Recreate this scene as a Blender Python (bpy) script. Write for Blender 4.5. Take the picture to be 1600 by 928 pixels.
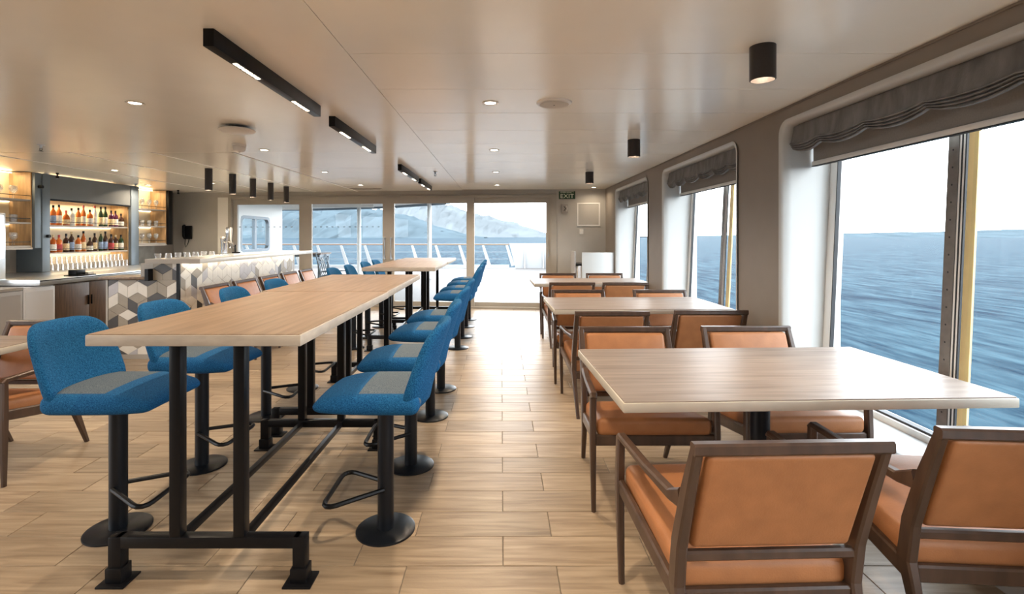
import bpy, bmesh, math, random
from mathutils import Vector, Matrix
random.seed(7)
R = math.radians
scene = bpy.context.scene
for o in list(bpy.data.objects): bpy.data.objects.remove(o)
C = scene.collection
# ------------------------------------------------------------------ camera
H, F, U0, V0 = 1.36, 790.0, 783.0, 369.0        # eye height, focal length in px, vanishing point (1600x928 frame)
ZC = 2.23                                        # ceiling height
cd = bpy.data.cameras.new('camera'); cam = bpy.data.objects.new('camera', cd); C.objects.link(cam)
cam.location = (0, 0, H); cam.rotation_euler = (R(90), 0, 0)
cd.sensor_width = 36; cd.lens = F / 1600 * 36
cd.shift_x = (800 - U0) / 1600; cd.shift_y = -(464 - V0) / 1600
cd.clip_start = 0.05; cd.clip_end = 30000
scene.camera = cam
# ------------------------------------------------------------------ sky, exposure
SKY = 5.0
w = bpy.data.worlds.new('sky'); scene.world = w; w.use_nodes = True
nt = w.node_tree; bg = nt.nodes['Background']
tc = nt.nodes.new('ShaderNodeTexCoord'); sp = nt.nodes.new('ShaderNodeSeparateXYZ'); cr = nt.nodes.new('ShaderNodeValToRGB')
nt.links.new(tc.outputs['Generated'], sp.inputs[0]); nt.links.new(sp.outputs['Z'], cr.inputs[0]); nt.links.new(cr.outputs[0], bg.inputs[0])
cr.color_ramp.elements[0].color = (0.95, 0.975, 1, 1); cr.color_ramp.elements[1].color = (0.80, 0.89, 1, 1)
bg.inputs[1].default_value = SKY
scene.view_settings.view_transform = 'Standard'; scene.view_settings.look = 'None'
scene.view_settings.exposure = 1.08; scene.view_settings.gamma = 1.0; scene.view_settings.use_curve_mapping = False
LAMP = 0.72
WARM = (1.0, 0.80, 0.58)

# ------------------------------------------------------------------ materials
def mat(name, col, rough=0.5, metal=0.0, spec=0.5, var=0.0, vscale=8.0, stretch=(1, 1, 1), bump=0.0, bscale=None, col2=None, emit=None, es=0.0, coat=0.0, space='Object', detail=4):
    m = bpy.data.materials.new(name); m.use_nodes = True
    n = m.node_tree.nodes; l = m.node_tree.links; b = n['Principled BSDF']
    b.inputs['Base Color'].default_value = (*col, 1); b.inputs['Roughness'].default_value = rough
    b.inputs['Metallic'].default_value = metal; b.inputs['Specular IOR Level'].default_value = spec
    b.inputs['Coat Weight'].default_value = coat
    if emit: b.inputs['Emission Color'].default_value = (*emit, 1); b.inputs['Emission Strength'].default_value = es
    if var or bump:
        if space == 'World': src = n.new('ShaderNodeNewGeometry').outputs['Position']
        else: src = n.new('ShaderNodeTexCoord').outputs['Object']
        mp = n.new('ShaderNodeMapping'); mp.inputs['Scale'].default_value = stretch; l.new(src, mp.inputs[0])
        nz = n.new('ShaderNodeTexNoise'); nz.inputs['Scale'].default_value = vscale; nz.inputs['Detail'].default_value = detail
        l.new(mp.outputs[0], nz.inputs['Vector'])
        if var:
            rp = n.new('ShaderNodeValToRGB'); c2 = col2 or tuple(min(1, c * (1 + var)) for c in col)
            c1 = col if col2 else tuple(c * (1 - var) for c in col)
            rp.color_ramp.elements[0].color = (*c1, 1); rp.color_ramp.elements[1].color = (*c2, 1)
            rp.color_ramp.elements[0].position = 0.3; rp.color_ramp.elements[1].position = 0.7
            l.new(nz.outputs[0], rp.inputs[0]); l.new(rp.outputs[0], b.inputs['Base Color'])
        if bump:
            src2 = nz
            if bscale:
                src2 = n.new('ShaderNodeTexNoise'); src2.inputs['Scale'].default_value = bscale; l.new(mp.outputs[0], src2.inputs['Vector'])
            bp = n.new('ShaderNodeBump'); bp.inputs['Strength'].default_value = bump; bp.inputs['Distance'].default_value = 0.01
            l.new(src2.outputs[0], bp.inputs['Height']); l.new(bp.outputs[0], b.inputs['Normal'])
    return m
def glass_mat(name, tint=(1, 1, 1), gl=0.06, rough=0.0, diff=0.0):
    m = bpy.data.materials.new(name); m.use_nodes = True; n = m.node_tree.nodes; l = m.node_tree.links
    n.remove(n['Principled BSDF']); out = n['Material Output']
    t = n.new('ShaderNodeBsdfTransparent'); t.inputs[0].default_value = (*tint, 1)
    g = n.new('ShaderNodeBsdfGlossy'); g.inputs['Roughness'].default_value = rough
    mx = n.new('ShaderNodeMixShader'); mx.inputs[0].default_value = gl
    l.new(t.outputs[0], mx.inputs[1]); l.new(g.outputs[0], mx.inputs[2]); last = mx
    if diff:
        d = n.new('ShaderNodeBsdfDiffuse'); d.inputs[0].default_value = (.9, .9, .9, 1)
        m2 = n.new('ShaderNodeMixShader'); m2.inputs[0].default_value = diff
        l.new(mx.outputs[0], m2.inputs[1]); l.new(d.outputs[0], m2.inputs[2]); last = m2
    l.new(last.outputs[0], out.inputs[0]); return m
def floor_mat():
    m = bpy.data.materials.new('wood_look_tile'); m.use_nodes = True; n = m.node_tree.nodes; l = m.node_tree.links; b = n['Principled BSDF']
    geo = n.new('ShaderNodeNewGeometry')
    # one tone per tile, from the tile grid itself
    sx = n.new('ShaderNodeSeparateXYZ'); l.new(geo.outputs['Position'], sx.inputs[0])
    def mth(op, a, bv):
        q = n.new('ShaderNodeMath'); q.operation = op
        for i, v in enumerate((a, bv)):
            if hasattr(v, 'is_linked'): l.new(v, q.inputs[i])
            else: q.inputs[i].default_value = v
        return q.outputs[0]
    row = mth('FLOOR', mth('DIVIDE', mth('SUBTRACT', sx.outputs['Y'], TY0), TW), 0)
    odd = mth('MODULO', mth('ADD', row, 100), 2)
    off = mth('ADD', TX0, mth('MULTIPLY', odd, TX1 - TX0))
    colm = mth('FLOOR', mth('DIVIDE', mth('SUBTRACT', sx.outputs['X'], off), TL), 0)
    cmb = n.new('ShaderNodeCombineXYZ'); l.new(row, cmb.inputs[0]); l.new(colm, cmb.inputs[1])
    wn = n.new('ShaderNodeTexWhiteNoise'); wn.noise_dimensions = '3D'; l.new(cmb.outputs[0], wn.inputs['Vector'])
    mp = n.new('ShaderNodeMapping'); mp.inputs['Scale'].default_value = (1.2, 14, 1); l.new(geo.outputs['Position'], mp.inputs[0])
    ad = n.new('ShaderNodeVectorMath'); ad.operation = 'ADD'; l.new(mp.outputs[0], ad.inputs[0]); l.new(wn.outputs['Color'], ad.inputs[1])
    nz = n.new('ShaderNodeTexNoise'); nz.inputs['Scale'].default_value = 2.2; nz.inputs['Detail'].default_value = 7; nz.inputs['Distortion'].default_value = .6
    l.new(ad.outputs[0], nz.inputs['Vector'])
    nz2 = n.new('ShaderNodeTexNoise'); nz2.inputs['Scale'].default_value = 90; l.new(geo.outputs['Position'], nz2.inputs['Vector'])
    rp = n.new('ShaderNodeValToRGB'); e = rp.color_ramp.elements
    e[0].color = (.198, .139, .088, 1); e[0].position = .28; e[1].color = (.385, .297, .204, 1); e[1].position = .68
    l.new(nz.outputs[0], rp.inputs[0])
    hs = n.new('ShaderNodeHueSaturation'); l.new(rp.outputs[0], hs.inputs['Color'])
    l.new(mth('ADD', .84, mth('MULTIPLY', wn.outputs['Value'], .32)), hs.inputs['Value'])
    l.new(hs.outputs[0], b.inputs['Base Color']); b.inputs['Roughness'].default_value = .38; b.inputs['Specular IOR Level'].default_value = .45
    bp = n.new('ShaderNodeBump'); bp.inputs['Strength'].default_value = .12; bp.inputs['Distance'].default_value = .004
    l.new(nz2.outputs[0], bp.inputs['Height']); l.new(bp.outputs[0], b.inputs['Normal'])
    return m
def wood_top(name, c1, c2, axis, rough=.35):
    m = bpy.data.materials.new(name); m.use_nodes = True; n = m.node_tree.nodes; l = m.node_tree.links; b = n['Principled BSDF']
    t = n.new('ShaderNodeTexCoord'); mp = n.new('ShaderNodeMapping')
    mp.inputs['Scale'].default_value = (1, 16, 4) if axis == 'x' else (16, 1, 4)
    l.new(t.outputs['Object'], mp.inputs[0])
    nz = n.new('ShaderNodeTexNoise'); nz.inputs['Scale'].default_value = 2.4; nz.inputs['Detail'].default_value = 8; nz.inputs['Distortion'].default_value = .5
    l.new(mp.outputs[0], nz.inputs['Vector'])
    rp = n.new('ShaderNodeValToRGB'); e = rp.color_ramp.elements
    e[0].color = (*c1, 1); e[0].position = .3; e[1].color = (*c2, 1); e[1].position = .7
    l.new(nz.outputs[0], rp.inputs[0]); l.new(rp.outputs[0], b.inputs['Base Color']); b.inputs['Roughness'].default_value = rough
    return m
def stool_seat_mat():
    # blue upholstery with a woven grey patch (pattern of the cloth, in the seat's own space)
    m = bpy.data.materials.new('patch_fabric'); m.use_nodes = True; n = m.node_tree.nodes; l = m.node_tree.links; b = n['Principled BSDF']
    t = n.new('ShaderNodeTexCoord'); s = n.new('ShaderNodeSeparateXYZ'); l.new(t.outputs['Object'], s.inputs[0])
    def mth(op, a, bv):
        q = n.new('ShaderNodeMath'); q.operation = op
        for i, v in enumerate((a, bv)):
            if hasattr(v, 'is_linked'): l.new(v, q.inputs[i])
            else: q.inputs[i].default_value = v
        return q.outputs[0]
    inx = mth('LESS_THAN', s.outputs['X'], .075)
    iny = mth('LESS_THAN', mth('ABSOLUTE', s.outputs['Y'], 0), .178)
    up = mth('GREATER_THAN', s.outputs['Z'], .64)
    patch = mth('MULTIPLY', mth('MULTIPLY', inx, iny), up)
    nz = n.new('ShaderNodeTexNoise'); nz.inputs['Scale'].default_value = 260; l.new(t.outputs['Object'], nz.inputs['Vector'])
    def ramp(a, c):
        rp = n.new('ShaderNodeValToRGB'); e = rp.color_ramp.elements; e[0].color = (*a, 1); e[1].color = (*c, 1); e[0].position = .3; e[1].position = .7
        l.new(nz.outputs[0], rp.inputs[0]); return rp.outputs[0]
    back = mth('LESS_THAN', s.outputs['X'], -.02)
    mx0 = n.new('ShaderNodeMix'); mx0.data_type = 'RGBA'; l.new(back, mx0.inputs[0])
    l.new(ramp((.002, .034, .115), (.016, .120, .28)), mx0.inputs[6]); l.new(ramp((.002, .038, .120), (.018, .128, .285)), mx0.inputs[7])
    mx = n.new('ShaderNodeMix'); mx.data_type = 'RGBA'; l.new(patch, mx.inputs[0])
    l.new(mx0.outputs[2], mx.inputs[6]); l.new(ramp((.035, .065, .10), (.135, .16, .185)), mx.inputs[7])
    l.new(mx.outputs[2], b.inputs['Base Color']); b.inputs['Roughness'].default_value = .9; b.inputs['Specular IOR Level'].default_value = .15
    bp = n.new('ShaderNodeBump'); bp.inputs['Strength'].default_value = .5; bp.inputs['Distance'].default_value = .003
    l.new(nz.outputs[0], bp.inputs['Height']); l.new(bp.outputs[0], b.inputs['Normal'])
    return m
def emis(name, col, s):
    m = bpy.data.materials.new(name); m.use_nodes = True; n = m.node_tree.nodes; n.remove(n['Principled BSDF'])
    e = n.new('ShaderNodeEmission'); e.inputs[0].default_value = (*col, 1); e.inputs[1].default_value = s
    m.node_tree.links.new(e.outputs[0], n['Material Output'].inputs[0]); return m
def sea_mat():
    m = bpy.data.materials.new('sea'); m.use_nodes = True; n = m.node_tree.nodes; l = m.node_tree.links; b = n['Principled BSDF']
    geo = n.new('ShaderNodeNewGeometry'); mp = n.new('ShaderNodeMapping'); mp.inputs['Rotation'].default_value = (0, 0, R(-18)); mp.inputs['Scale'].default_value = (.55, .10, 1)
    l.new(geo.outputs['Position'], mp.inputs[0])
    nz = n.new('ShaderNodeTexNoise'); nz.inputs['Scale'].default_value = 1; nz.inputs['Detail'].default_value = 9; nz.inputs['Roughness'].default_value = .65
    l.new(mp.outputs[0], nz.inputs['Vector'])
    rp = n.new('ShaderNodeValToRGB'); e = rp.color_ramp.elements
    e[0].color = (.0030, .0108, .0215, 1); e[0].position = .36; e[1].color = (.029, .054, .069, 1); e[1].position = .64
    l.new(nz.outputs[0], rp.inputs[0]); l.new(rp.outputs[0], b.inputs['Base Color'])
    b.inputs['Roughness'].default_value = .45; b.inputs['Specular IOR Level'].default_value = 0.0009
    bp = n.new('ShaderNodeBump'); bp.inputs['Strength'].default_value = .6; bp.inputs['Distance'].default_value = .6
    l.new(nz.outputs[0], bp.inputs['Height']); l.new(bp.outputs[0], b.inputs['Normal'])
    return m

TW, TL, TY0, TX0, TX1 = 0.2045, 0.617, 2.087, 0.008, 0.228   # floor tile grid: width, length, a row seam, joints of even and odd rows
M = {}
M['floor'] = floor_mat()
M['grout'] = mat('grout', (.17, .145, .115), .85, var=.2, vscale=60)
M['ceiling'] = mat('painted_ceiling_panel', (.91, .88, .80), .20, spec=.5, var=.02, vscale=3, space='World')
M['seam'] = mat('ceiling_joint', (.42, .38, .33), .5)
M['profile'] = mat('white_joint_profile', (.86, .84, .80), .35)
M['wall'] = mat('taupe_wall', (.245, .21, .178), .55, var=.04, vscale=5, space='World')
M['wall_grey'] = mat('grey_wall', (.45, .43, .395), .5, var=.03, vscale=5, space='World')
M['white'] = mat('white_enamel', (.52, .53, .52), .3)
M['offwhite'] = mat('white_trim', (.80, .79, .76), .4)
M['doorframe'] = mat('taupe_door_frame', (.385, .36, .32), .45, var=.03, vscale=6, space='World')
M['black'] = mat('black_metal', (.005, .005, .006), .34, .0, .18)
M['blackgloss'] = mat('dark_post_paint', (.007, .009, .013), .32, .0, .25)
M['bronze'] = mat('dark_bronze_lamp', (.022, .018, .017), .42, .0)
M['steel'] = mat('brushed_steel', (.62, .65, .68), .28, .9, var=.08, vscale=40, stretch=(1, 1, 12))
M['chrome'] = mat('chrome', (.8, .8, .8), .12, 1.0)
M['greymetal'] = mat('grey_window_post', (.19, .175, .16), .45, .5, var=.1, vscale=30)
M['rubber'] = mat('black_gasket', (.02, .022, .025), .6)
M['yellow'] = mat('yellow_paint', (.86, .60, .26), .5, var=.03, vscale=10)
M['barwood'] = wood_top('oak_bar_top', (.130, .076, .040), (.215, .138, .082), 'y', .46)
M['baredge'] = mat('beige_edge_band', (.36, .315, .265), .5, var=.10, vscale=14, stretch=(1, 1, 3))
M['tablewood'] = wood_top('greyed_oak_top', (.150, .111, .088), (.265, .210, .172), 'x', .42)
M['tableedge'] = mat('greige_edge_band', (.41, .375, .32), .45, var=.05, vscale=10)
M['walnut'] = mat('stained_walnut', (.042, .023, .015), .33, var=.5, vscale=5, stretch=(5, 5, .6), col2=(.075, .042, .027))
M['leather'] = mat('tan_leather', (.33, .138, .055), .48, spec=.35, var=.10, vscale=14, bump=.08, bscale=180)
M['blue'] = mat('blue_fabric', (.002, .036, .115), .9, spec=.12, var=.6, vscale=200, col2=(.020, .135, .29), bump=.5)
M['patch'] = stool_seat_mat()
M['blinddark'] = mat('charcoal_blind_cloth', (.185, .18, .178), .85, var=.25, vscale=18, stretch=(1, 1, .3), bump=.15, bscale=220)
M['rollercloth'] = mat('grey_roller_cloth', (.30, .28, .255), .85, var=.06, vscale=120)
M['backwood'] = mat('oak_shelf_lining', (.45, .29, .15), .5, var=.25, vscale=5, stretch=(6, 6, .8))
M['backpanel'] = mat('cream_back_panel', (.78, .66, .47), .5, var=.04, vscale=5)
M['bluegrey'] = mat('blue_grey_frame', (.16, .20, .24), .4, .3)
M['shutter'] = mat('grey_roller_shutter', (.17, .18, .185), .45, .2)
M['cabwood'] = mat('dark_oak_door', (.11, .065, .04), .45, var=.35, vscale=6, stretch=(7, 7, .7))
M['cabwhite'] = mat('white_cabinet', (.66, .66, .67), .45)
M['cabgrey'] = mat('grey_cabinet', (.36, .33, .30), .5)
M['stone'] = mat('grey_stone_tile', (.25, .235, .21), .5, var=.2, vscale=6)
M['bartop'] = mat('pale_solid_surface', (.52, .53, .52), .25, var=.04, vscale=12)
M['bartopend'] = mat('taupe_bar_edge', (.33, .29, .245), .5)
M['t_cream'] = mat('cream_ceramic', (.68, .63, .55), .4, var=.05, vscale=12)
M['t_taupe'] = mat('taupe_ceramic', (.30, .255, .195), .45, var=.07, vscale=12)
M['t_grey'] = mat('grey_lilac_ceramic', (.44, .42, .43), .45, var=.06, vscale=12)
M['t_dark'] = mat('dark_ceramic', (.055, .048, .044), .45, var=.1, vscale=12)
M['t_back'] = mat('tile_grout', (.40, .37, .33), .8)
M['glass'] = glass_mat('window_glass', (.97, .985, .985), .007)
M['tumbler'] = glass_mat('drinking_glass', (.93, .93, .93), .16, .05, .10)
M['led'] = emis('led_strip', (1, .84, .60), 1.5)
M['ledshelf'] = emis('shelf_led', (1, .78, .48), 6)
M['lampface'] = emis('downlight_lens', (1, .88, .68), 14)
M['lampdim'] = mat('dark_reflector', (.25, .22, .20), .15, .9)
M['lampslot'] = emis('linear_lamp_cell', (1, .80, .55), 10)
M['plastic'] = mat('white_plastic', (.78, .76, .72), .4)
M['speaker'] = mat('speaker_grille', (.58, .54, .48), .6, var=.05, vscale=200)
M['signgreen'] = mat('sign_green', (.012, .055, .025), .5)
M['signwhite'] = mat('sign_lettering', (.80, .85, .72), .5)
M['screen'] = mat('dark_blue_screen', (.02, .03, .10), .3)
M['rail'] = mat('pale_deck_paint', (.28, .28, .28), .5)
M['deck'] = mat('pale_deck', (.080, .070, .063), .6, var=.05, vscale=2, stretch=(8, 1, 1), space='World')
M['handrail'] = mat('teak_handrail', (.18, .11, .07), .5)
M['sea'] = sea_mat()
M['hill1'] = mat('hazed_blue_hillside', (.055, .072, .082), .95, spec=0, var=.18, vscale=.004, space='World', detail=8)  # distance haze is painted into the hill colour
M['hill2'] = mat('haze_paled_hillside', (.092, .101, .106), .95, spec=0, var=.14, vscale=.003, space='World', detail=8)  # farther ridge painted paler to stand in for thicker haze
M['amber'] = mat('amber_bottle', (.42, .10, .015), .12)
M['orange'] = mat('orange_bottle', (.62, .16, .03), .12)
M['clear'] = mat('clear_bottle', (.62, .66, .66), .1)
M['green'] = mat('dark_green_bottle', (.018, .045, .018), .12)
M['brown'] = mat('dark_brown_bottle', (.045, .018, .012), .12)
M['purple'] = mat('purple_bottle', (.09, .015, .05), .12)
M['l_white'] = mat('white_label', (.75, .74, .70), .6, var=.25, vscale=45)
M['l_cream'] = mat('cream_label', (.70, .56, .33), .6, var=.3, vscale=45)
M['l_red'] = mat('red_label', (.45, .05, .05), .6, var=.3, vscale=45)
M['l_blue'] = mat('blue_label', (.25, .35, .55), .6, var=.35, vscale=45)

# ------------------------------------------------------------------ mesh helpers
def obj(name, bm, m, parent=None, smooth=False, loc=None):
    me = bpy.data.meshes.new(name); bmesh.ops.recalc_face_normals(bm, faces=bm.faces); bm.to_mesh(me); bm.free()
    ms = m if isinstance(m, (list, tuple)) else [m]
    for x in ms: me.materials.append(M[x])
    if smooth:
        for p in me.polygons: p.use_smooth = True
        try: me.set_sharp_from_angle(angle=R(smooth if smooth is not True else 40))
        except Exception: pass
    o = bpy.data.objects.new(name, me); C.objects.link(o); o.parent = parent
    if loc: o.location = loc
    return o
def empty(name, loc=(0, 0, 0), rz=0.0, parent=None):
    o = bpy.data.objects.new(name, None); C.objects.link(o); o.location = loc; o.rotation_euler = (0, 0, rz); o.parent = parent
    o.empty_display_size = .1; return o
def tag(o, label, cat, group=None):
    o['label'] = label; o['category'] = cat
    if group: o['group'] = group
    return o
def thing(name, label, cat, loc=(0, 0, 0), rz=0.0, group=None): return tag(empty(name, loc, rz), label, cat, group)
def struct(o): o['kind'] = 'structure'; return o
def NB(): return bmesh.new()
def box(bm, x0, x1, y0, y1, z0, z1, bev=0.0, mi=0):
    vs = [bm.verts.new((x, y, z)) for z in (z0, z1) for x, y in ((x0, y0), (x1, y0), (x1, y1), (x0, y1))]
    fs = [bm.faces.new([vs[i] for i in f]) for f in ((3, 2, 1, 0), (4, 5, 6, 7), (0, 1, 5, 4), (1, 2, 6, 5), (2, 3, 7, 6), (3, 0, 4, 7))]
    for f in fs: f.material_index = mi
    if bev:
        es = list({e for f in fs for e in f.edges})
        r = bmesh.ops.bevel(bm, geom=es, offset=bev, segments=2, profile=.5, affect='EDGES')
        for f in r['faces']: f.material_index = mi
    return vs
def bx(name, dims, m, parent=None, bev=0.0):
    b = NB(); box(b, *dims, bev); return obj(name, b, m, parent, smooth=bool(bev))
def prism(bm, pts, d):
    a = [bm.verts.new(p) for p in pts]; d = Vector(d); b = [bm.verts.new(Vector(p) + d) for p in pts]
    n = len(a); bm.faces.new(a[::-1]); bm.faces.new(b)
    for i in range(n): bm.faces.new((a[i], a[(i + 1) % n], b[(i + 1) % n], b[i]))
def frames(pts, closed=False):
    pts = [Vector(p) for p in pts]; n = len(pts); out = []
    for i in range(n):
        if closed: t = (pts[(i + 1) % n] - pts[i]).normalized() + (pts[i] - pts[i - 1]).normalized()
        elif i == 0: t = pts[1] - pts[0]
        elif i == n - 1: t = pts[-1] - pts[-2]
        else: t = (pts[i + 1] - pts[i]).normalized() + (pts[i] - pts[i - 1]).normalized()
        out.append(t.normalized())
    return pts, out
def tube(bm, pts, r, seg=8, closed=False, up=None):
    pts, ts = frames(pts, closed); rings = []; u = None
    for p, t in zip(pts, ts):
        if u is None:
            a = Vector(up) if up else (Vector((0, 0, 1)) if abs(t.z) < .9 else Vector((1, 0, 0)))
            u = (a - t * a.dot(t)).normalized()
        else: u = (u - t * u.dot(t)).normalized()
        v = t.cross(u)
        rings.append([bm.verts.new(p + (u * math.cos(k * 2 * math.pi / seg) + v * math.sin(k * 2 * math.pi / seg)) * r) for k in range(seg)])
    n = len(rings)
    for i in range(n if closed else n - 1):
        A, B = rings[i], rings[(i + 1) % n]
        for k in range(seg): bm.faces.new((A[k], A[(k + 1) % seg], B[(k + 1) % seg], B[k]))
    if not closed: bm.faces.new(rings[0][::-1]); bm.faces.new(rings[-1])
def sweep(bm, pts, ws, hs, side=(1, 0, 0), ch=.006):
    # rectangular, chamfered section along pts: ws is the size along 'side', hs across it
    pts, ts = frames(pts); side = Vector(side); rings = []
    for i, (p, t) in enumerate(zip(pts, ts)):
        s = (side - t * side.dot(t)).normalized(); v = t.cross(s); a = ws[i] / 2; b = hs[i] / 2; c = ch
        k = 1.0
        if 0 < i < len(pts) - 1:
            d = (pts[i + 1] - pts[i]).normalized(); k = 1 / max(.6, d.dot(t))
        loop = [(a - c, b), (a, b - c), (a, -b + c), (a - c, -b), (-a + c, -b), (-a, -b + c), (-a, b - c), (-a + c, b)]
        rings.append([bm.verts.new(p + s * x + v * (y * k)) for x, y in loop])
    for A, B in zip(rings, rings[1:]):
        for k in range(8): bm.faces.new((A[k], A[(k + 1) % 8], B[(k + 1) % 8], B[k]))
    bm.faces.new(rings[0][::-1]); bm.faces.new(rings[-1])
def lathe(bm, prof, seg=16, c=(0, 0, 0)):
    rings = []; c = Vector(c)
    for r, z in prof:
        if r < 1e-5: rings.append([bm.verts.new(c + Vector((0, 0, z)))])
        else: rings.append([bm.verts.new(c + Vector((r * math.cos(k * 2 * math.pi / seg), r * math.sin(k * 2 * math.pi / seg), z))) for k in range(seg)])
    for A, B in zip(rings, rings[1:]):
        for k in range(seg):
            q = (k + 1) % seg
            if len(A) == 1 and len(B) == 1: continue
            if len(A) == 1: bm.faces.new((A[0], B[k], B[q]))
            elif len(B) == 1: bm.faces.new((A[k], A[q], B[0]))
            else: bm.faces.new((A[k], A[q], B[q], B[k]))
def rbox(bm, hx, hy, hz, r, fn=None, nx=4, ny=4, nz=2, k=3):
    # rounded box of half sizes hx,hy,hz; fn maps each vertex
    def co(h, n):
        rr = min(r, h * .98); a = [-h + rr * (i / k) for i in range(k)]
        mid = [-(h - rr) + 2 * (h - rr) * i / n for i in range(n + 1)]
        return a + mid + [-v for v in a[::-1]]
    X, Y, Z = co(hx, nx), co(hy, ny), co(hz, nz); D = {}
    def V(x, y, z):
        key = (round(x, 5), round(y, 5), round(z, 5))
        if key not in D:
            rr = Vector((min(r, hx * .98), min(r, hy * .98), min(r, hz * .98)))
            q = Vector((max(-hx + rr.x, min(hx - rr.x, x)), max(-hy + rr.y, min(hy - rr.y, y)), max(-hz + rr.z, min(hz - rr.z, z))))
            d = Vector(((x - q.x) / rr.x, (y - q.y) / rr.y, (z - q.z) / rr.z))
            if d.length > 1e-6: d.normalize()
            p = q + Vector((d.x * rr.x, d.y * rr.y, d.z * rr.z))
            D[key] = bm.verts.new(fn(p) if fn else p)
        return D[key]
    for A, B, mk in ((X, Y, lambda a, b, s: V(a, b, s * hz)), (X, Z, lambda a, b, s: V(a, s * hy, b)), (Y, Z, lambda a, b, s: V(s * hx, a, b))):
        for s in (-1, 1):
            for i in range(len(A) - 1):
                for j in range(len(B) - 1):
                    f = [mk(A[i], B[j], s), mk(A[i + 1], B[j], s), mk(A[i + 1], B[j + 1], s), mk(A[i], B[j + 1], s)]
                    try: bm.faces.new(f)
                    except ValueError: pass
def rrect(x0, x1, y0, y1, r, k=6):
    pts = []
    for cx, cy, a0 in ((x1 - r, y1 - r, 0), (x0 + r, y1 - r, 90), (x0 + r, y0 + r, 180), (x1 - r, y0 + r, 270)):
        for i in range(k + 1):
            a = R(a0 + 90 * i / k); pts.append((cx + r * math.cos(a), cy + r * math.sin(a)))
    return pts
def copy_tree(o, parent=None):
    c = o.copy(); C.objects.link(c); c.parent = parent
    for ch in [x for x in C.objects if x.parent == o]: copy_tree(ch, c)
    return c
def kids(root):
    return [x for x in bpy.data.objects if x.parent == root]
def dup(root, loc, rz, label=None, group=None):
    def rec(o, p):
        c = o.copy(); C.objects.link(c); c.parent = p
        for ch in kids(o): rec(ch, c)
        return c
    r = rec(root, None); r.location = loc; r.rotation_euler = (0, 0, rz)
    if label: r['label'] = label
    if group: r['group'] = group
    return r
def area_light(name, loc, size, power, col=(1, 1, 1), rot=(0, 0, 0), size_y=None, parent=None, shape=None, spread=None):
    ld = bpy.data.lights.new(name, 'AREA'); ld.energy = power; ld.color = col; ld.size = size
    if size_y: ld.shape = 'RECTANGLE'; ld.size_y = size_y
    elif shape: ld.shape = shape
    if spread: ld.spread = R(spread)
    o = bpy.data.objects.new(name, ld); C.objects.link(o); o.location = loc; o.rotation_euler = rot; o.parent = parent
    return o
ORD = ['first', 'second', 'third', 'fourth', 'fifth', 'sixth', 'seventh', 'eighth', 'ninth', 'tenth', 'eleventh', 'twelfth', 'thirteenth', 'fourteenth', 'fifteenth', 'sixteenth']

# ================================================================== SETTING
XW, XL, YB = 1.92, -6.62, -3.4         # right wall, left wall, rear wall
# far wall runs slightly oblique: from P0 (right jamb of the doors) towards the left along dirU
P0 = Vector((1.03, 9.38, 0)); P1 = Vector((-5.42, 10.05, 0)); LEN = (P1 - P0).length
dirU = (P1 - P0).normalized(); nrm = Vector((dirU.y, -dirU.x, 0))   # nrm points outdoors
if nrm.y < 0: nrm = -nrm
farM = Matrix(((dirU.x, nrm.x, 0, P0.x), (dirU.y, nrm.y, 0, P0.y), (0, 0, 1, 0), (0, 0, 0, 1)))   # local x = along wall to the left, y = outdoors
def u_at(px):
    k = (px - U0) / F      # ray x = k*y
    return (k * P0.y - P0.x) / (dirU.x - k * dirU.y)
def wallY(x): return P0.y + (x - P0.x) * (P1.y - P0.y) / (P1.x - P0.x)

# ---- floor
fl = struct(bx('floor', (XL - .2, 2.3, YB - .2, 10.6, -.15, -.004), 'grout'))
tiles = []
j0 = int(math.floor((YB - TY0) / TW)); j1 = int(math.ceil((10.2 - TY0) / TW))
for j in range(j0, j1):
    y0 = TY0 + j * TW; off = TX0 if j % 2 == 0 else TX1
    i0 = int(math.floor((XL - off) / TL)); i1 = int(math.ceil((2.0 - off) / TL))
    for i in range(i0, i1):
        x0 = max(off + i * TL, XL); x1 = min(off + (i + 1) * TL, 2.0)
        yy1 = min(y0 + TW, wallY((x0 + x1) / 2) + .02)
        if x1 - x0 < .02 or yy1 - y0 < .02: continue
        tiles.append((x0 + .0018, x1 - .0018, y0 + .0018, yy1 - .0018))
def vis(t):
    x, y = (t[0] + t[1]) / 2, (t[2] + t[3]) / 2
    if y < 1.7: return 99
    px = U0 + F * x / y
    if px < -40 or px > 1640: return 99
    # right side and centre show; things behind the bar do not
    if x < -3.6 and y > 5.4: return 99
    return y
tiles.sort(key=vis)
def tile_geo(bm, t, org=(0, 0)):
    x0, x1, y0, y1 = t[0] - org[0], t[1] - org[0], t[2] - org[1], t[3] - org[1]; c = .0015
    lo = [bm.verts.new(p) for p in ((x0, y0, -.006), (x1, y0, -.006), (x1, y1, -.006), (x0, y1, -.006))]
    mi = [bm.verts.new(p) for p in ((x0, y0, -c), (x1, y0, -c), (x1, y1, -c), (x0, y1, -c))]
    hi = [bm.verts.new(p) for p in ((x0 + c, y0 + c, 0), (x1 - c, y0 + c, 0), (x1 - c, y1 - c, 0), (x0 + c, y1 - c, 0))]
    bm.faces.new(hi)
    for a, b in ((lo, mi), (mi, hi)):
        for k in range(4): bm.faces.new((a[k], a[(k + 1) % 4], b[(k + 1) % 4], b[k]))
proto = None
rest = NB(); n_t = 0
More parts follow.
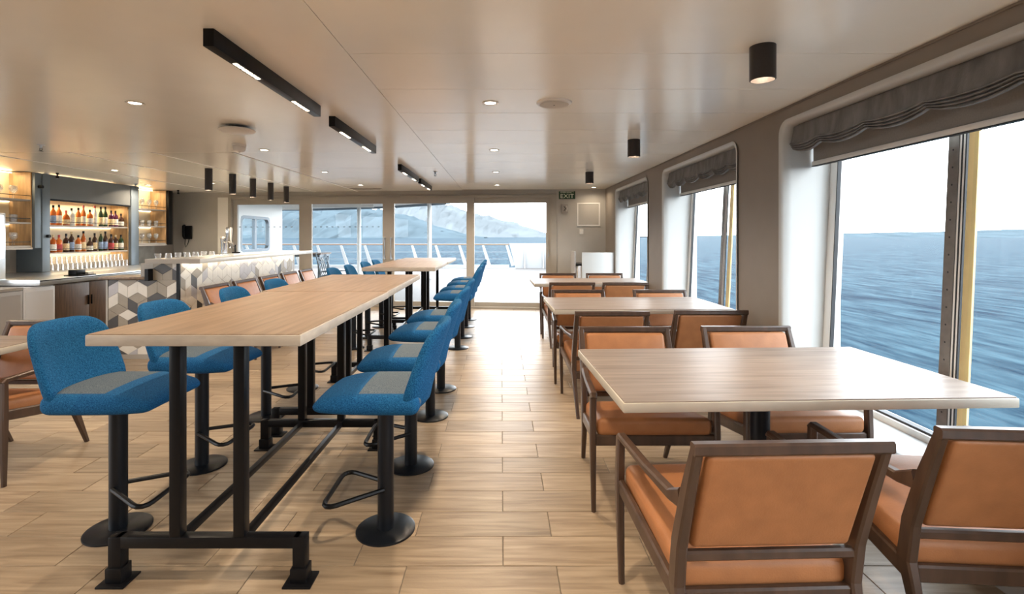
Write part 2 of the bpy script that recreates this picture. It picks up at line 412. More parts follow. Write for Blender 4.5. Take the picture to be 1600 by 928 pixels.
for t in tiles:
    if n_t < 300 and vis(t) < 50:
        full = abs((t[1] - t[0]) - (TL - .0036)) < 1e-4 and abs((t[3] - t[2]) - (TW - .0036)) < 1e-4
        if full and proto is not None:
            o = bpy.data.objects.new('floor_tile', proto); C.objects.link(o); o.parent = fl
        else:
            b = NB(); tile_geo(b, t, (t[0], t[2])); o = obj('floor_tile', b, 'floor', fl)
            if full: proto = o.data
        o.location = (t[0], t[2], 0); n_t += 1
    else: tile_geo(rest, t)
rs = obj('floor_tile', rest, 'floor', fl); rs['kind'] = 'stuff'

# ---- ceiling: backing plate and panels
ce = struct(bx('ceiling', (XL - .2, 2.3, YB - .2, 10.6, ZC + .012, ZC + .12), 'seam'))
def panel(x0, x1, y0, y1, g=.0022):
    b = NB(); box(b, x0 + g, x1 - g, y0 + g, y1 - g, ZC, ZC + .014); return obj('ceiling_panel', b, 'ceiling', ce)
XA, XB = -.73, -2.78
k = -11
while True:
    y0 = 2.99 + k * .585; y1 = y0 + .585
    if y0 > 9.9: break
    panel(XA, 1.96, max(y0, YB), min(y1, 9.45)) if y0 < 9.3 else None
    k += 1
for (a, b_) in ((5.25, 6.4), (6.4, 7.55), (7.55, 8.7), (8.7, 9.85)): panel(XB, XA, a, b_)
panel(XL, XA, YB, 1.2, .0012); panel(XL, XA, 1.2, 5.25, .0012)
cut = [XB, -3.62, -4.48, -5.42, XL]
for a, c_ in zip(cut, cut[1:]): panel(c_, a, 5.25, 10.15, .008)
for x in cut[:4]: bx('joint_profile', (x - .012, x + .012, 5.25, 10.1, ZC - .004, ZC + .008), 'profile', ce)

# ---- right wall with window openings
WIN = [(1.585, 3.455), (4.11, 5.98), (6.61, 8.445), (-.93, .93), (-3.2, -1.58)]
WZ0, WZ1, RC = .30, 2.12, .085
b = NB()
ys = sorted(WIN)
edges = [YB - .2] + [v for w_ in ys for v in w_] + [9.6]
for i in range(0, len(edges), 2): box(b, XW, XW + .34, edges[i], edges[i + 1], -.1, ZC + .1)
for y0, y1 in ys:
    box(b, XW, XW + .34, y0, y1, -.1, WZ0); box(b, XW, XW + .34, y0, y1, WZ1, ZC + .1)
    for cy, cz, sy, sz in ((y0, WZ0, 1, 1), (y1, WZ0, -1, 1), (y0, WZ1, 1, -1), (y1, WZ1, -1, -1)):
        pts = [(XW, cy, cz)]
        for q in range(7):
            a = R(90 * q / 6); pts.append((XW, cy + sy * RC * (1 - math.cos(a)), cz + sz * RC * (1 - math.sin(a))))
        prism(b, pts, (.34, 0, 0))
struct(obj('wall_right', b, 'wall'))
bx('trim_line', (XW - .008, XW, YB, 9.3, ZC - .012, ZC - .002), 'wall', bpy.data.objects['wall_right'])
LEAN = .045
def lx(z): return 2.185 + (z - .32) * LEAN       # the glazing leans outward with height
def slab(bm, y0, y1, z0, z1, dx0, dx1):
    vs = [bm.verts.new((lx(z) + dx, y, z)) for z in (z0, z1) for dx, y in ((dx0, y0), (dx1, y0), (dx1, y1), (dx0, y1))]
    for f in ((3, 2, 1, 0), (4, 5, 6, 7), (0, 1, 5, 4), (1, 2, 6, 5), (2, 3, 7, 6), (3, 0, 4, 7)): bm.faces.new([vs[i] for i in f])
for wi, (y0, y1) in enumerate(WIN):
    wn = struct(empty('window_%d' % (wi + 1), (0, 0, 0)))
    # rounded lining from the room face back to the glazing
    b = NB(); prof = [(XW - .012, .022), (XW - .012, .0), (XW + .004, -.012), (XW + .06, -.014), (2.16, -.014), (2.31, -.014)]
    loops = []
    for x, e in prof:
        loops.append([b.verts.new((x, p, q)) for p, q in rrect(y0 - e, y1 + e, WZ0 - e, WZ1 + e, RC + e * .6)])
    for A, B in zip(loops, loops[1:]):
        for q in range(len(A)): b.faces.new((A[q], A[(q + 1) % len(A)], B[(q + 1) % len(A)], B[q]))
    obj('reveal', b, 'white', wn, smooth=60)
    ym = (y0 + y1) / 2 - .06
    # outer frame
    b = NB()
    slab(b, y1 - .085, y1 + .01, WZ0 - .02, WZ1 + .02, -.01, .05); slab(b, y0 - .01, y0 + .085, WZ0 - .02, WZ1 + .02, -.01, .05)
    slab(b, y0, y1, WZ0 - .02, WZ0 + .05, -.035, .05); slab(b, y0, y1, WZ1 - .06, WZ1 + .02, -.01, .05)
    obj('frame', b, 'offwhite', wn)
    b = NB(); slab(b, y1 - .093, y1 - .085, WZ0 + .05, WZ1 - .06, -.012, .012); slab(b, y0 + .085, y0 + .093, WZ0 + .05, WZ1 - .06, -.012, .012)
    slab(b, y0 + .1, y1 - .1, WZ0 + .05, WZ0 + .062, -.02, .02); obj('gasket', b, 'rubber', wn)
    b = NB(); slab(b, ym - .028, ym + .028, WZ0 + .02, WZ1, -.05, -.02); post = obj('post', b, 'greymetal', wn)
    b = NB(); z = WZ0 + .12
    while z < WZ1 - .05:
        c0 = Vector((lx(z) - .0505, ym, z)); ring = []
        for q in range(8): ring.append(b.verts.new(c0 + Vector((0, math.cos(q * math.pi / 4) * .005, math.sin(q * math.pi / 4) * .005))))
        b.faces.new(ring); z += .085
    obj('bolt_hole', b, 'rubber', post)
    for nm, a0, a1, d0, d1, mm in (('glazing_bead', ym - .038, ym - .030, -.046, -.03, 'offwhite'), ('gasket', ym - .045, ym - .038, -.044, -.03, 'rubber'), ('glazing_bead', ym - .053, ym - .045, -.042, -.03, 'offwhite'), ('gasket', ym - .060, ym - .053, -.04, -.03, 'rubber')):
        b = NB(); slab(b, a0, a1, WZ0 + .02, WZ1, d0, d1); obj(nm, b, mm, wn)
    b = NB(); slab(b, ym - .062, ym + .01, WZ0 - .05, WZ1 + .1, .014, .024); obj('outer_mullion', b, 'yellow', wn)
    for a0, a1 in ((y0 + .09, ym - .05), (ym + .01, y1 - .09)):
        b = NB(); slab(b, a0, a1, WZ0 + .05, WZ1 - .05, .005, .011); obj('pane', b, 'glass', wn)

# ---- left wall and rear wall (windows of the other ship side are out of frame but light the room)
b = NB(); lw = [(-2.6, -.6), (.1, 2.1), (2.6, 4.4)]
edges = [YB - .2] + [v for w_ in lw for v in w_] + [10.7]
for i in range(0, len(edges), 2): box(b, XL - .2, XL, edges[i], edges[i + 1], -.1, ZC + .1)
for y0, y1 in lw: box(b, XL - .2, XL, y0, y1, -.1, .5); box(b, XL - .2, XL, y0, y1, 2.1, ZC + .1)
struct(obj('wall_left', b, 'wall'))
struct(bx('wall_back', (XL - .2, 2.3, YB - .2, YB, -.1, ZC + .1), 'wall'))
# ---- far wall (front) in its own oblique frame
fw = NB()
uR = -(XW - P0.x) / abs(dirU.x) - .3
box(fw, uR, 0, 0, .15, -.1, ZC + .1)
box(fw, 0, LEN, .02, .15, 2.125, ZC + .1)
box(fw, LEN + .22, LEN + 1.5, .05, .2, -.1, ZC + .1)
box(fw, LEN, LEN + .24, .02, .2, 2.125, ZC + .1)
for v in fw.verts: v.co = farM @ v.co
wf = struct(obj('wall_front', fw, 'wall_grey'))
def far_box(name, dims, m, parent=None, bev=0):
    b = NB(); box(b, *dims, bev)
    for v in b.verts: v.co = farM @ v.co
    return obj(name, b, m, parent, smooth=bool(bev))
far_box('corner_post', (LEN, LEN + .22, -.01, .16, 0, 2.13), 'offwhite', wf)
far_box('lintel', (0, LEN, -.015, .02, 2.15, 2.165), 'doorframe', wf)
# ---- sliding glass doors
d0 = struct(empty('door_1'))
def dpart(name, u0, u1, z0, z1, m, y0=.03, y1=.08, bev=0): return far_box(name, (min(u0, u1), max(u0, u1), y0, y1, z0, z1), m, d0, bev)
dpart('frame_head', 0, LEN, 2.085, 2.13, 'doorframe', .0, .15)
dpart('frame_jamb', 0, u_at(860), 0, 2.13, 'doorframe', -.015, .15)
dpart('frame_jamb', u_at(362), LEN, 0, 2.13, 'doorframe', -.015, .15)
dpart('threshold', 0, LEN, -.02, .035, 'doorframe', -.06, .2)
PAN = [(358, 478, 369, 466, 0), (474, 607, 487, 598, 1), (607, 741, 616, 729, 1), (729, 866, 740, 853, 0)]
for a, b_, g0, g1, tr in PAN:
    y0 = .035 if tr == 0 else -.005; y1 = y0 + .045
    ua, ub, ga, gb = u_at(a), u_at(b_), u_at(g0), u_at(g1)
    dpart('stile', ua, ga, .03, 2.09, 'doorframe', y0, y1); dpart('stile', gb, ub, .03, 2.09, 'doorframe', y0, y1)
    dpart('rail', ga, gb, 1.985, 2.09, 'doorframe', y0, y1); dpart('rail', ga, gb, .03, .115, 'doorframe', y0, y1)
    dpart('pane', ga, gb, .11, 1.99, 'glass', y0 + .018, y0 + .026)
for px in (602, 612):
    u = u_at(px); bb = NB()
    tube(bb, [(u, -.005, .93), (u, -.06, .93), (u, -.06, 1.32), (u, -.005, 1.32)], .017, 8)
    for v in bb.verts: v.co = farM @ v.co
    obj('handle', bb, 'steel', d0, smooth=True)
bb = NB(); u = u_at(857); tube(bb, [(u, -.02, .98), (u, -.05, .98), (u, -.05, 1.28), (u, -.02, 1.28)], .009, 8)
for v in bb.verts: v.co = farM @ v.co
obj('handle', bb, 'steel', d0, smooth=True)
# a row of small dots of manifestation on the glass of the left doors
bb = NB()
for px in list(range(374, 464, 9)) + list(range(492, 596, 9)):
    u = u_at(px); box(bb, u - .02, u + .02, .02, .0215, 1.535, 1.55)
for v in bb.verts: v.co = farM @ v.co
obj('glass_marking', bb, 'bluegrey', d0)

# ================================================================== OUTDOORS
struct(bx('deck', (-14, 2.75, 10.25, 22.3, -.2, -.03), 'deck'))
dk2 = NB()
prism(dk2, [farM @ Vector((uR, .14, -.2)), farM @ Vector((LEN + 1.4, .14, -.2)), Vector((-7, 10.26, -.2)), Vector((2.3, 10.26, -.2))], (0, 0, .17))
obj('deck_strip', dk2, 'deck', bpy.data.objects['deck'])
SEAZ = -9.5
b = NB()
for f in ([(-9000, -6000), (-14, -6000), (-14, 20000), (-9000, 20000)], [(-14, 23), (12000, 23), (12000, 20000), (-14, 20000)], [(3.2, -6000), (12000, -6000), (12000, 23), (3.2, 23)]):
    b.faces.new([b.verts.new((x, y, SEAZ)) for x, y in f])
s = obj('sea', b, 'sea'); s['kind'] = 'stuff'; s['label'] = 'blue rippled sea outside the windows'; s['category'] = 'sea'
def hills(name, prof, dist, m, label, depth):
    rnd = random.Random(len(prof)); b = NB(); pts = []
    for (p0, y0), (p1, y1) in zip(prof, prof[1:]):
        n = max(2, int(abs(p1 - p0) / 5))
        for i in range(n):
            t = i / n; pts.append((p0 + (p1 - p0) * t, y0 + (y1 - y0) * t))
    rows = []
    for px, py in pts:
        X = (px - U0) / F * dist; hz = max(0, (V0 - py)) / F * dist; hz *= 1 + rnd.uniform(-.04, .04); col = []
        for q in range(9):
            t = q / 8; zz = SEAZ - 5 + (hz + 10) * math.sin(t * math.pi * .5) ** 1.1 * (1 + (rnd.uniform(-.1, .1) if 0 < q < 8 else 0))
            col.append(b.verts.new((X + rnd.uniform(-1, 1) * dist * .002, dist - depth * (1 - t) + rnd.uniform(-1, 1) * depth * .06, zz)))
        col.append(b.verts.new((X, dist + depth, SEAZ - 5))); rows.append(col)
    for A, B in zip(rows, rows[1:]):
        for q in range(9): b.faces.new((A[q], B[q], B[q + 1], A[q + 1]))
    o = obj(name, b, m, smooth=60); tag(o, label, 'hill'); return o
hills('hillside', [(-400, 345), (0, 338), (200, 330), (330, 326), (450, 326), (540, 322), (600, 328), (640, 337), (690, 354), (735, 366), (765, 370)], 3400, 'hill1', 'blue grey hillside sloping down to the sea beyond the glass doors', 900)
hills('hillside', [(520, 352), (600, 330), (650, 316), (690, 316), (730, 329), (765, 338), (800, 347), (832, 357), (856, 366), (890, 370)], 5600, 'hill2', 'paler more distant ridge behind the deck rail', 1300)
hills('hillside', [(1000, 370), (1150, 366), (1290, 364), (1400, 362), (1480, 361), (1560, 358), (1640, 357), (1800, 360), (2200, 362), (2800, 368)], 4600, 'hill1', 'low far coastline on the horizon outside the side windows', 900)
# railing along the deck end, each stanchion a part
rl = thing('deck_railing', 'white deck railing with dark handrail beyond glass doors', 'railing', (0, 22, -.03))
b = NB(); tube(b, [(-13, 0, 1.03), (.34, 0, 1.03)], .03, 8); obj('handrail', b, 'handrail', rl, smooth=True)
b = NB(); box(b, -13, .35, -.06, .06, 0, .14); obj('toe_rail', b, 'rail', rl)
for i in range(13):
    x = -11.9 + i * 1.03; b = NB(); sweep(b, [(x - .22, 0, 1.0), (x + .06, 0, .1)], [.10, .16], [.03, .03], (1, 0, 0), .004); obj('stanchion', b, 'rail', rl)
b = NB()
for z in (.4, .7): tube(b, [(-13, .02, z), (.3, .02, z)], .006, 6)
obj('wire', b, 'rail', rl)
bw = thing('bulwark', 'solid white bulwark beside the deck railing', 'bulwark', (0, 22, -.03))
b = NB(); prism(b, [(.36, 0, 1.08), (2.7, 0, 1.08), (2.7, 0, 0), (.62, 0, 0)], (0, .12, 0)); obj('plate', b, 'rail', bw)
b = NB(); box(b, 2.6, 2.72, -11.6, 0, 0, 1.08); obj('side_plate', b, 'rail', bw)
for x in (1.0, 1.8, 2.45): b = NB(); prism(b, [(x, 0, 1.0), (x, -.18, 0), (x, 0, 0)], (.05, 0, 0)); obj('bracket', b, 'rail', bw)
# canopy over the deck with two posts
cn = thing('deck_canopy', 'pale overhead canopy with ribs above the open deck', 'canopy', (0, 10.6, 2.35))
b = NB(); prism(b, [(-14, 0, .1), (-14, 9.6, .1), (-7.5, 9.6, .1), (-4.2, 8.0, .1), (-1.7, 5.6, .1), (-1.6, 0, .1)], (0, 0, .12)); obj('roof_plate', b, 'offwhite', cn)
for i in range(6):
    y = .8 + i * 1.5; xr = -1.9 if y < 5 else -4.4 if y < 8 else -7.4
    b = NB(); box(b, -13, xr, y, y + .08, 0, .1); obj('rib', b, 'offwhite', cn)
b = NB(); sweep(b, [(-13.5, 9.6, .08), (-7.5, 9.6, .08), (-4.2, 8.0, .08), (-1.7, 5.6, .08)], [.1] * 4, [.16] * 4, (0, 0, 1)); obj('edge_beam', b, 'bluegrey', cn)
for px, Y, lb in ((561, 18.6, 'white round deck post beside the door handles view, nearer the windscreen'), (671, 16.6, 'white round deck post seen through door pane with the handles on its stile')):
    b = NB(); tube(b, [(0, 0, 0), (0, 0, 2.5)], .075, 12); o = obj('deck_post', b, 'white', smooth=True); o.location = ((px - U0) / F * Y, Y, -.03)
    tag(o, 'white round post holding the canopy over the deck', 'post', 'deck canopy posts')
# windscreen wall with a window on the port side
ws = thing('wind_screen', 'white steel wind screen with rounded window beside the deck', 'screen', (-7.05, 12, -.03))
b = NB(); ya, yb, za, zb = 1.6, 3.25, .98, 1.93
box(b, -.06, .06, -.9, ya, 0, 2.36); box(b, -.06, .06, yb, 4.15, 0, 2.36); box(b, -.06, .06, ya, yb, 0, za); box(b, -.06, .06, ya, yb, zb, 2.36)
obj('plate', b, 'white', ws)
b = NB()
A = [b.verts.new((.065, p, q)) for p, q in rrect(ya - .03, yb + .03, za - .03, zb + .03, .16)]; B = [b.verts.new((.065, p, q)) for p, q in rrect(ya + .05, yb - .05, za + .05, zb - .05, .14)]
D = [b.verts.new((-.03, v.co.y, v.co.z)) for v in B]
n = len(A)
for q in range(n): b.faces.new((A[q], A[(q + 1) % n], B[(q + 1) % n], B[q])); b.faces.new((B[q], B[(q + 1) % n], D[(q + 1) % n], D[q]))
box(b, -.03, .05, (ya + yb) / 2 - .06, (ya + yb) / 2 + .06, za, zb); obj('window_frame', b, 'bluegrey', ws)
bx('pane', (-.005, .005, ya, yb, za, zb), 'glass', ws)

# outdoor furniture by the door: a teak-topped table and stacked chairs
ot = thing('outdoor_table', 'dark outdoor table with brown slatted top outside the glass doors', 'table', (-4.38, 11.62, -.03))
for i in range(6): bx('slat', (-.36, .36, -.36 + i * .12, -.255 + i * .12, .98, 1.005), 'handrail', ot)
for sx in (-.3, .3):
    for sy in (-.3, .3): bx('leg', (sx - .02, sx + .02, sy - .02, sy + .02, 0, .98), 'bluegrey', ot)
bx('apron', (-.33, .33, -.33, .33, .93, .978), 'bluegrey', ot)
def make_stack_chair():
    t = thing('stacking_chair', 'grey wire chair in the stack outside the glass doors', 'chair', group='wire chairs stacked on deck')
    for s_ in (-1, 1):
        b = NB(); tube(b, [(s_ * .22, .22, 0), (s_ * .22, .24, .42), (s_ * .22, -.2, .42), (s_ * .21, -.3, .82)], .013, 6); obj('side_frame', b, 'bluegrey', t)
        b = NB(); tube(b, [(s_ * .22, -.2, .42), (s_ * .22, -.26, 0)], .013, 6); obj('leg', b, 'bluegrey', t)
    for i in range(5):
        x = -.16 + i * .08; b = NB(); tube(b, [(x, .23, .43), (x, -.2, .43), (x, -.3, .80)], .008, 5); obj('wire', b, 'bluegrey', t)
    b = NB(); tube(b, [(-.21, -.3, .82), (.21, -.3, .82)], .012, 6); obj('top_rail', b, 'bluegrey', t)
    return t
sc = make_stack_chair(); sc.location = (-3.72, 11.35, -.03); sc.rotation_euler = (0, 0, R(-100))
for i in range(1, 3): dup(sc, (-3.72 - .03 * i, 11.35 + .01 * i, -.03 + .09 * i), R(-100))

# ================================================================== LIGHT FIXTURES
def downlight(x, y, p=8.0):
    where = 'in the row above the aisle' if x == -.07 else 'in the row between bar tables and bar' if x == -2.39 else 'above the bar area' if x < 0 else 'above the white sideboard'
    t = thing('downlight', 'small round recessed downlight ' + where, 'light', (x, y, ZC), 0, 'downlights ' + where)
    b = NB(); lathe(b, [(.052, 0), (.056, -.004), (.045, -.006), (.036, -.001), (.034, -.001)], 20); obj('rim', b, 'profile', t, smooth=True)
    b = NB(); lathe(b, [(0, -.002), (.035, -.002)], 16); obj('lens', b, 'lampface', t)
    area_light('downlight_lamp', (0, 0, -.009), .07, p * LAMP, WARM, parent=t, shape='DISK', spread=150)
for x in (-.07, -2.39):
    for y in (-2.0, -.2, 1.55, 3.3, 5.1, 6.85, 8.6): downlight(x, y, 8.5 if x < -1 else 14.0)
for x, y in ((-5.1, 6.67), (-6.0, 8.6), (1.65, 9.0), (-4.7, 3.3), (-4.7, 1.0), (-4.7, -1.2), (-4.75, 8.3)): downlight(x, y, 9.0 if x < 0 else 2)
def linear(y0, y1, lab):
    t = thing('linear_lamp', lab, 'light', (-1.225, y0, ZC), 0)
    L = y1 - y0; bx('housing', (-.023, .023, 0, L, -.075, .0), 'black', t, .002)
    for f in (.26, .78):
        bx('lens_slot', (-.016, .016, L * f - .13, L * f + .13, -.0762, -.0735), 'blackgloss', t)
        for q in range(6): bx('lamp_cell', (-.009, .009, L * f - .115 + q * .04, L * f - .115 + q * .04 + .028, -.0775, -.0745), 'lampslot', t)
        area_light('linear_lamp_light', (0, L * f, -.079), .011, 4.5 * LAMP, WARM, size_y=.22, parent=t, spread=140)
linear(2.115, 3.37, 'black linear ceiling lamp farthest from the glass doors, over the bar tables'); linear(3.66, 4.87, 'second black linear ceiling lamp counted from the one farthest from doors')
linear(6.1, 7.4, 'third black linear ceiling lamp, next to the one closest to doors'); linear(7.6, 8.8, 'black linear ceiling lamp closest to the glass doors')
def spot_cyl(name, x, y, rad, ln, lab, group, p, lens='lampface', dp=.05):
    t = thing(name, lab, 'light', (x, y, ZC), 0, group)
    b = NB(); lathe(b, [(rad, 0), (rad, -ln + .002), (rad - .003, -ln), (rad - .006, -ln), (rad - .008, -ln + .03), (rad - .010, -ln + dp)], 24); obj('housing', b, 'bronze', t, smooth=True)
    b = NB(); dp0 = dp; lathe(b, [(0, -ln + dp), (rad - .01, -ln + dp)], 16); obj('lens', b, lens, t)
    if p: area_light('cylinder_lamp', (0, 0, -ln + dp - .006), rad * 1.4, p * LAMP, WARM, parent=t, shape='DISK', spread=110)
for y, lb in ((2.32, 'brown cylinder ceiling spot above the table nearest the large window blind'), (4.57, 'brown cylinder ceiling spot above middle dining table'), (6.87, 'brown cylinder ceiling spot above dining table by the white sideboard'), (.05, 'brown cylinder ceiling spot over the dining row')):
    spot_cyl('cylinder_spot', 1.2, y, .056, .155, lb, None, 5, 'lampdim', .12)
for i, y in enumerate((6.5, 7.08, 7.66, 8.25, 8.85)):
    spot_cyl('bar_pendant', -3.76, y, .045, .28, 'slim dark cylinder lamp over the bar counter, %s from the bar\'s dark tiled end' % ORD[i], 'cylinder lamps over the bar', 5)
# ceiling fittings
b = NB(); lathe(b, [(0, -.016), (.09, -.015), (.112, -.008), (.115, 0)], 32); o = obj('rim', b, 'profile', None, smooth=True)
t = thing('ceiling_speaker', 'round flush ceiling speaker with beige grille', 'speaker', (.345, 3.29, ZC)); o.parent = t
b = NB(); lathe(b, [(0, -.0185), (.095, -.0165)], 32); obj('grille', b, 'speaker', t)
b = NB(); lathe(b, [(0, -.0195), (.006, -.0195), (.006, -.018)], 8); obj('centre_cap', b, 'rubber', t)
t = thing('access_point', 'white saucer-shaped wireless access point on ceiling', 'access point', (-2.1, 4.02, ZC), .4)
b = NB(); lathe(b, [(.05, 0), (.05, -.02), (.13, -.022), (.135, -.032), (.11, -.046), (0, -.05)], 32); obj('shell', b, 'plastic', t, smooth=True)
b = NB(); lathe(b, [(.049, -.001), (.121, -.0205), (.1215, -.0208)], 24); obj('gap', b, 'rubber', t)
t = thing('smoke_detector', 'white domed smoke detector under the ceiling', 'detector', (-2.47, 4.77, ZC))
b = NB(); lathe(b, [(.06, 0), (.063, -.025), (.05, -.03)], 24); obj('base', b, 'plastic', t, smooth=True)
b = NB(); lathe(b, [(.055, -.03), (.056, -.045), (.045, -.066), (.02, -.076), (0, -.078)], 24); obj('dome', b, 'plastic', t, smooth=True)
b = NB(); lathe(b, [(0, -.0815), (.008, -.080), (.01, -.076)], 10); obj('sensor', b, 'rubber', t)
for px, py in ((64, 226), (680, 268), (73, 271), (183, 287), (212, 287)):
    Y = (ZC - H) * F / (V0 - py); X = (px - U0) / F * Y
    t = thing('sprinkler', 'small sprinkler head poking from the ceiling', 'sprinkler', (X, Y, ZC), 0, 'ceiling sprinklers')
    b = NB(); lathe(b, [(.03, 0), (.03, -.005), (.012, -.008), (.009, -.03), (.004, -.034)], 12); obj('body', b, 'steel', t, smooth=True)
    b = NB(); tube(b, [(-.009, 0, -.03), (-.012, 0, -.05), (0, 0, -.06), (.012, 0, -.05), (.009, 0, -.03)], .003, 6); obj('yoke', b, 'bronze', t)
    b = NB(); lathe(b, [(0, -.064), (.018, -.062), (.018, -.06), (0, -.059)], 10); obj('deflector', b, 'bronze', t)
t = thing('ceiling_vent', 'flat slotted ceiling vent above the glass doors', 'vent', (-2.45, 9.2, ZC))
bx('frame', (-.28, .28, -.06, .06, -.012, 0), 'doorframe', t, .003)
for i in range(3): bx('slot', (-.25, .25, -.04 + i * .035, -.03 + i * .035, -.0135, -.011), 'rubber', t)

# ================================================================== BLINDS
names = ['wide roman blind of the window closest to the front table', 'charcoal roman blind over the middle window', 'charcoal roman blind of the window beside the white sideboard', 'charcoal roman blind', 'charcoal roman blind']
rnames = ['grey roller blind behind the roman blind of the front table window', 'grey roller blind behind the middle roman blind', 'grey roller blind at the window beside the white sideboard']
for wi, (y0, y1) in enumerate(WIN[:3]):
    rnd = random.Random(wi + 3)
    t = thing('roman_blind', 'charcoal ' + names[wi] if wi == 0 else names[wi], 'blind', (1.985, y0 + .03, WZ1 - .02)); L = y1 - y0 - .075
    b = NB(); n = 60; rows = []
    cusps = [0, .16 * L, .40 * L, .62 * L, .84 * L, L] if wi == 0 else [0, .13 * L, .3 * L, .5 * L, .7 * L, .87 * L, L]
    for i in range(n + 1):
        s = L * i / n; seg = max(q for q in range(len(cusps) - 1) if cusps[q] <= s + 1e-6)
        tt = (s - cusps[seg]) / (cusps[seg + 1] - cusps[seg]); d = math.sin(math.pi * tt) ** .8
        wob = .006 * math.sin(s * 9 + wi) + .004 * math.sin(s * 23)
        zz = -.018 * d; fan = .35 + .65 * d
        prof = [(.0, 0), (-.012, -.004), (-.016 + wob, -.06), (-.022 + wob * 1.5, -.10 + zz * .6), (-.032, -.113 + zz)]
        for q in range(4):
            f0 = zz - q * (.007 + .009 * fan)
            prof += [(-.040 + .006 * q, -.117 + f0), (-.040 + .006 * q, -.122 + f0), (-.022 + .006 * q, -.1225 + f0)]
        prof += [(.03, -.12), (.05, -.01)]
        rows.append([b.verts.new((x, s, z)) for x, z in prof])
    m_ = len(rows[0])
    for A, B in zip(rows, rows[1:]):
        for q in range(m_): b.faces.new((A[q], A[(q + 1) % m_], B[(q + 1) % m_], B[q]))
    b.faces.new(rows[0]); b.faces.new(rows[-1][::-1])
    obj('pleated_cloth', b, 'blinddark', t, smooth=50)
    bx('head_rail', (.0, .045, .0, L, -.0, .015), 'greymetal', t)
    t = thing('roller_blind', rnames[wi], 'blind', (2.115, y0 + .03, WZ1))
    L = y1 - y0 - .06
    bx('cloth', (0, .004, 0, L, -.26, 0), 'rollercloth', t); bx('bottom_bar', (-.012, .016, 0, L, -.285, -.255), 'offwhite', t, .004)
    bx('edge_strip', (-.012, .016, 0, L, -.290, -.285), 'rubber', t)

# ================================================================== DINING CHAIRS AND TABLES (built facing +y)
def make_chair():
    t = thing('dining_armchair', '', 'chair')
    for s in (-1, 1):
        b = NB(); sweep(b, [(s * .300, .285, 0), (s * .306, .292, .37), (s * .303, .288, .572)], [.022, .030, .030], [.024, .040, .034], (1, 0, 0)); obj('front_leg', b, 'walnut', t)
        b = NB(); sweep(b, [(s * .302, .306, .564), (s * .300, .285, .576), (s * .285, .02, .575), (s * .270, -.165, .578), (s * .262, -.235, .60)], [.03, .036, .034, .032, .03], [.016, .024, .026, .034, .06], (1, 0, 0)); obj('armrest', b, 'walnut', t)
        b = NB(); sweep(b, [(s * .252, -.325, 0), (s * .262, -.225, .22), (s * .266, -.195, .33), (s * .266, -.215, .46), (s * .264, -.275, .64), (s * .262, -.335, .795)], [.024, .030, .034, .034, .032, .028], [.026, .046, .056, .052, .046, .032], (1, 0, 0)); obj('rear_leg', b, 'walnut', t)
        b = NB(); sweep(b, [(s * .303, .285, .385), (s * .264, -.2, .295)], [.024, .026], [.055, .06], (1, 0, 0)); obj('side_rail', b, 'walnut', t)
    b = NB(); sweep(b, [(-.30, .288, .355), (.30, .288, .355)], [.024, .024], [.055, .055], (0, 1, 0)); obj('front_rail', b, 'walnut', t)
    b = NB(); sweep(b, [(-.262, -.205, .292), (.262, -.205, .292)], [.028, .028], [.055, .055], (0, 1, 0)); obj('rear_rail', b, 'walnut', t)
    b = NB(); sweep(b, [(-.276, -.334, .785), (.276, -.334, .785)], [.034, .034], [.034, .034], (0, 1, 0)); obj('top_rail', b, 'walnut', t)
    b = NB(); sweep(b, [(-.26, -.218, .425), (.26, -.218, .425)], [.026, .026], [.03, .03], (0, 1, 0)); obj('lower_back_rail', b, 'walnut', t)
    # seat cushion: tapers and slopes to the rear
    def sm(p):
        k_ = (p.y + .25) / .5; wd = 1 - .09 * (1 - k_)
        z = p.z + .345 + .075 * k_ + (.012 * (1 - (p.x / .28) ** 2) * (1 - ((p.y) / .26) ** 2) if p.z > 0 else 0)
        return Vector((p.x * wd, p.y + .055, z))
    b = NB(); rbox(b, .286, .25, .045, .03, sm, 6, 6, 1); obj('seat_cushion', b, 'leather', t, smooth=80)
    # back pad between the posts, following their lean
    def bmap(p):
        zz = .607 + p.z; ly = -.215 - (zz - .46) * .36
        fr = .016 * (1 - (p.x / .25) ** 2) * (1 - (p.z / .165) ** 2) if p.y > 0 else 0
        return Vector((p.x, ly + p.y + .004 + fr, zz))
    b = NB(); rbox(b, .237, .022, .160, .018, bmap, 6, 1, 5); obj('back_cushion', b, 'leather', t, smooth=80)
    return t
CH = make_chair(); chn = [0]
def chair(x, y, deg, label, group):
    if chn[0] == 0:
        CH.location = (x, y, 0); CH.rotation_euler = (0, 0, R(deg)); CH['label'] = label; CH['group'] = group; o = CH
    else: o = dup(CH, (x, y, 0), R(deg), label, group)
    chn[0] += 1; return o
gr = 'tan leather armchairs at the dining tables'
# chair origin is 0.335 in front of its back top
chair(.782, 1.71, 2, 'tan leather walnut armchair with its back out at front dining table, aisle side', gr)
chair(1.578, 1.795, -4, 'tan leather walnut armchair with its back out at front dining table, window side', gr)
chair(.757, 2.785, 180, 'tan armchair across the front dining table facing it, aisle side', gr)
chair(1.525, 2.81, 181, 'tan armchair across the front dining table facing it, beside the window', gr)
chair(.825, 4.09, 0, 'tan armchair with its back to the front table at the middle table, aisle side', gr)
chair(1.585, 4.15, 0, 'tan armchair with its back to the front table at the middle table, window side', gr)
chair(.80, 4.94, 180, 'tan armchair facing the front tables across the middle table, aisle side', gr)
chair(1.65, 4.94, 180, 'tan armchair facing across the middle table, window side', gr)
chair(.857, 6.44, 0, 'tan armchair at the last dining table, back to the middle table, aisle side', gr)
chair(1.50, 6.44, 0, 'tan armchair at the last dining table, back to the middle table, window side', gr)
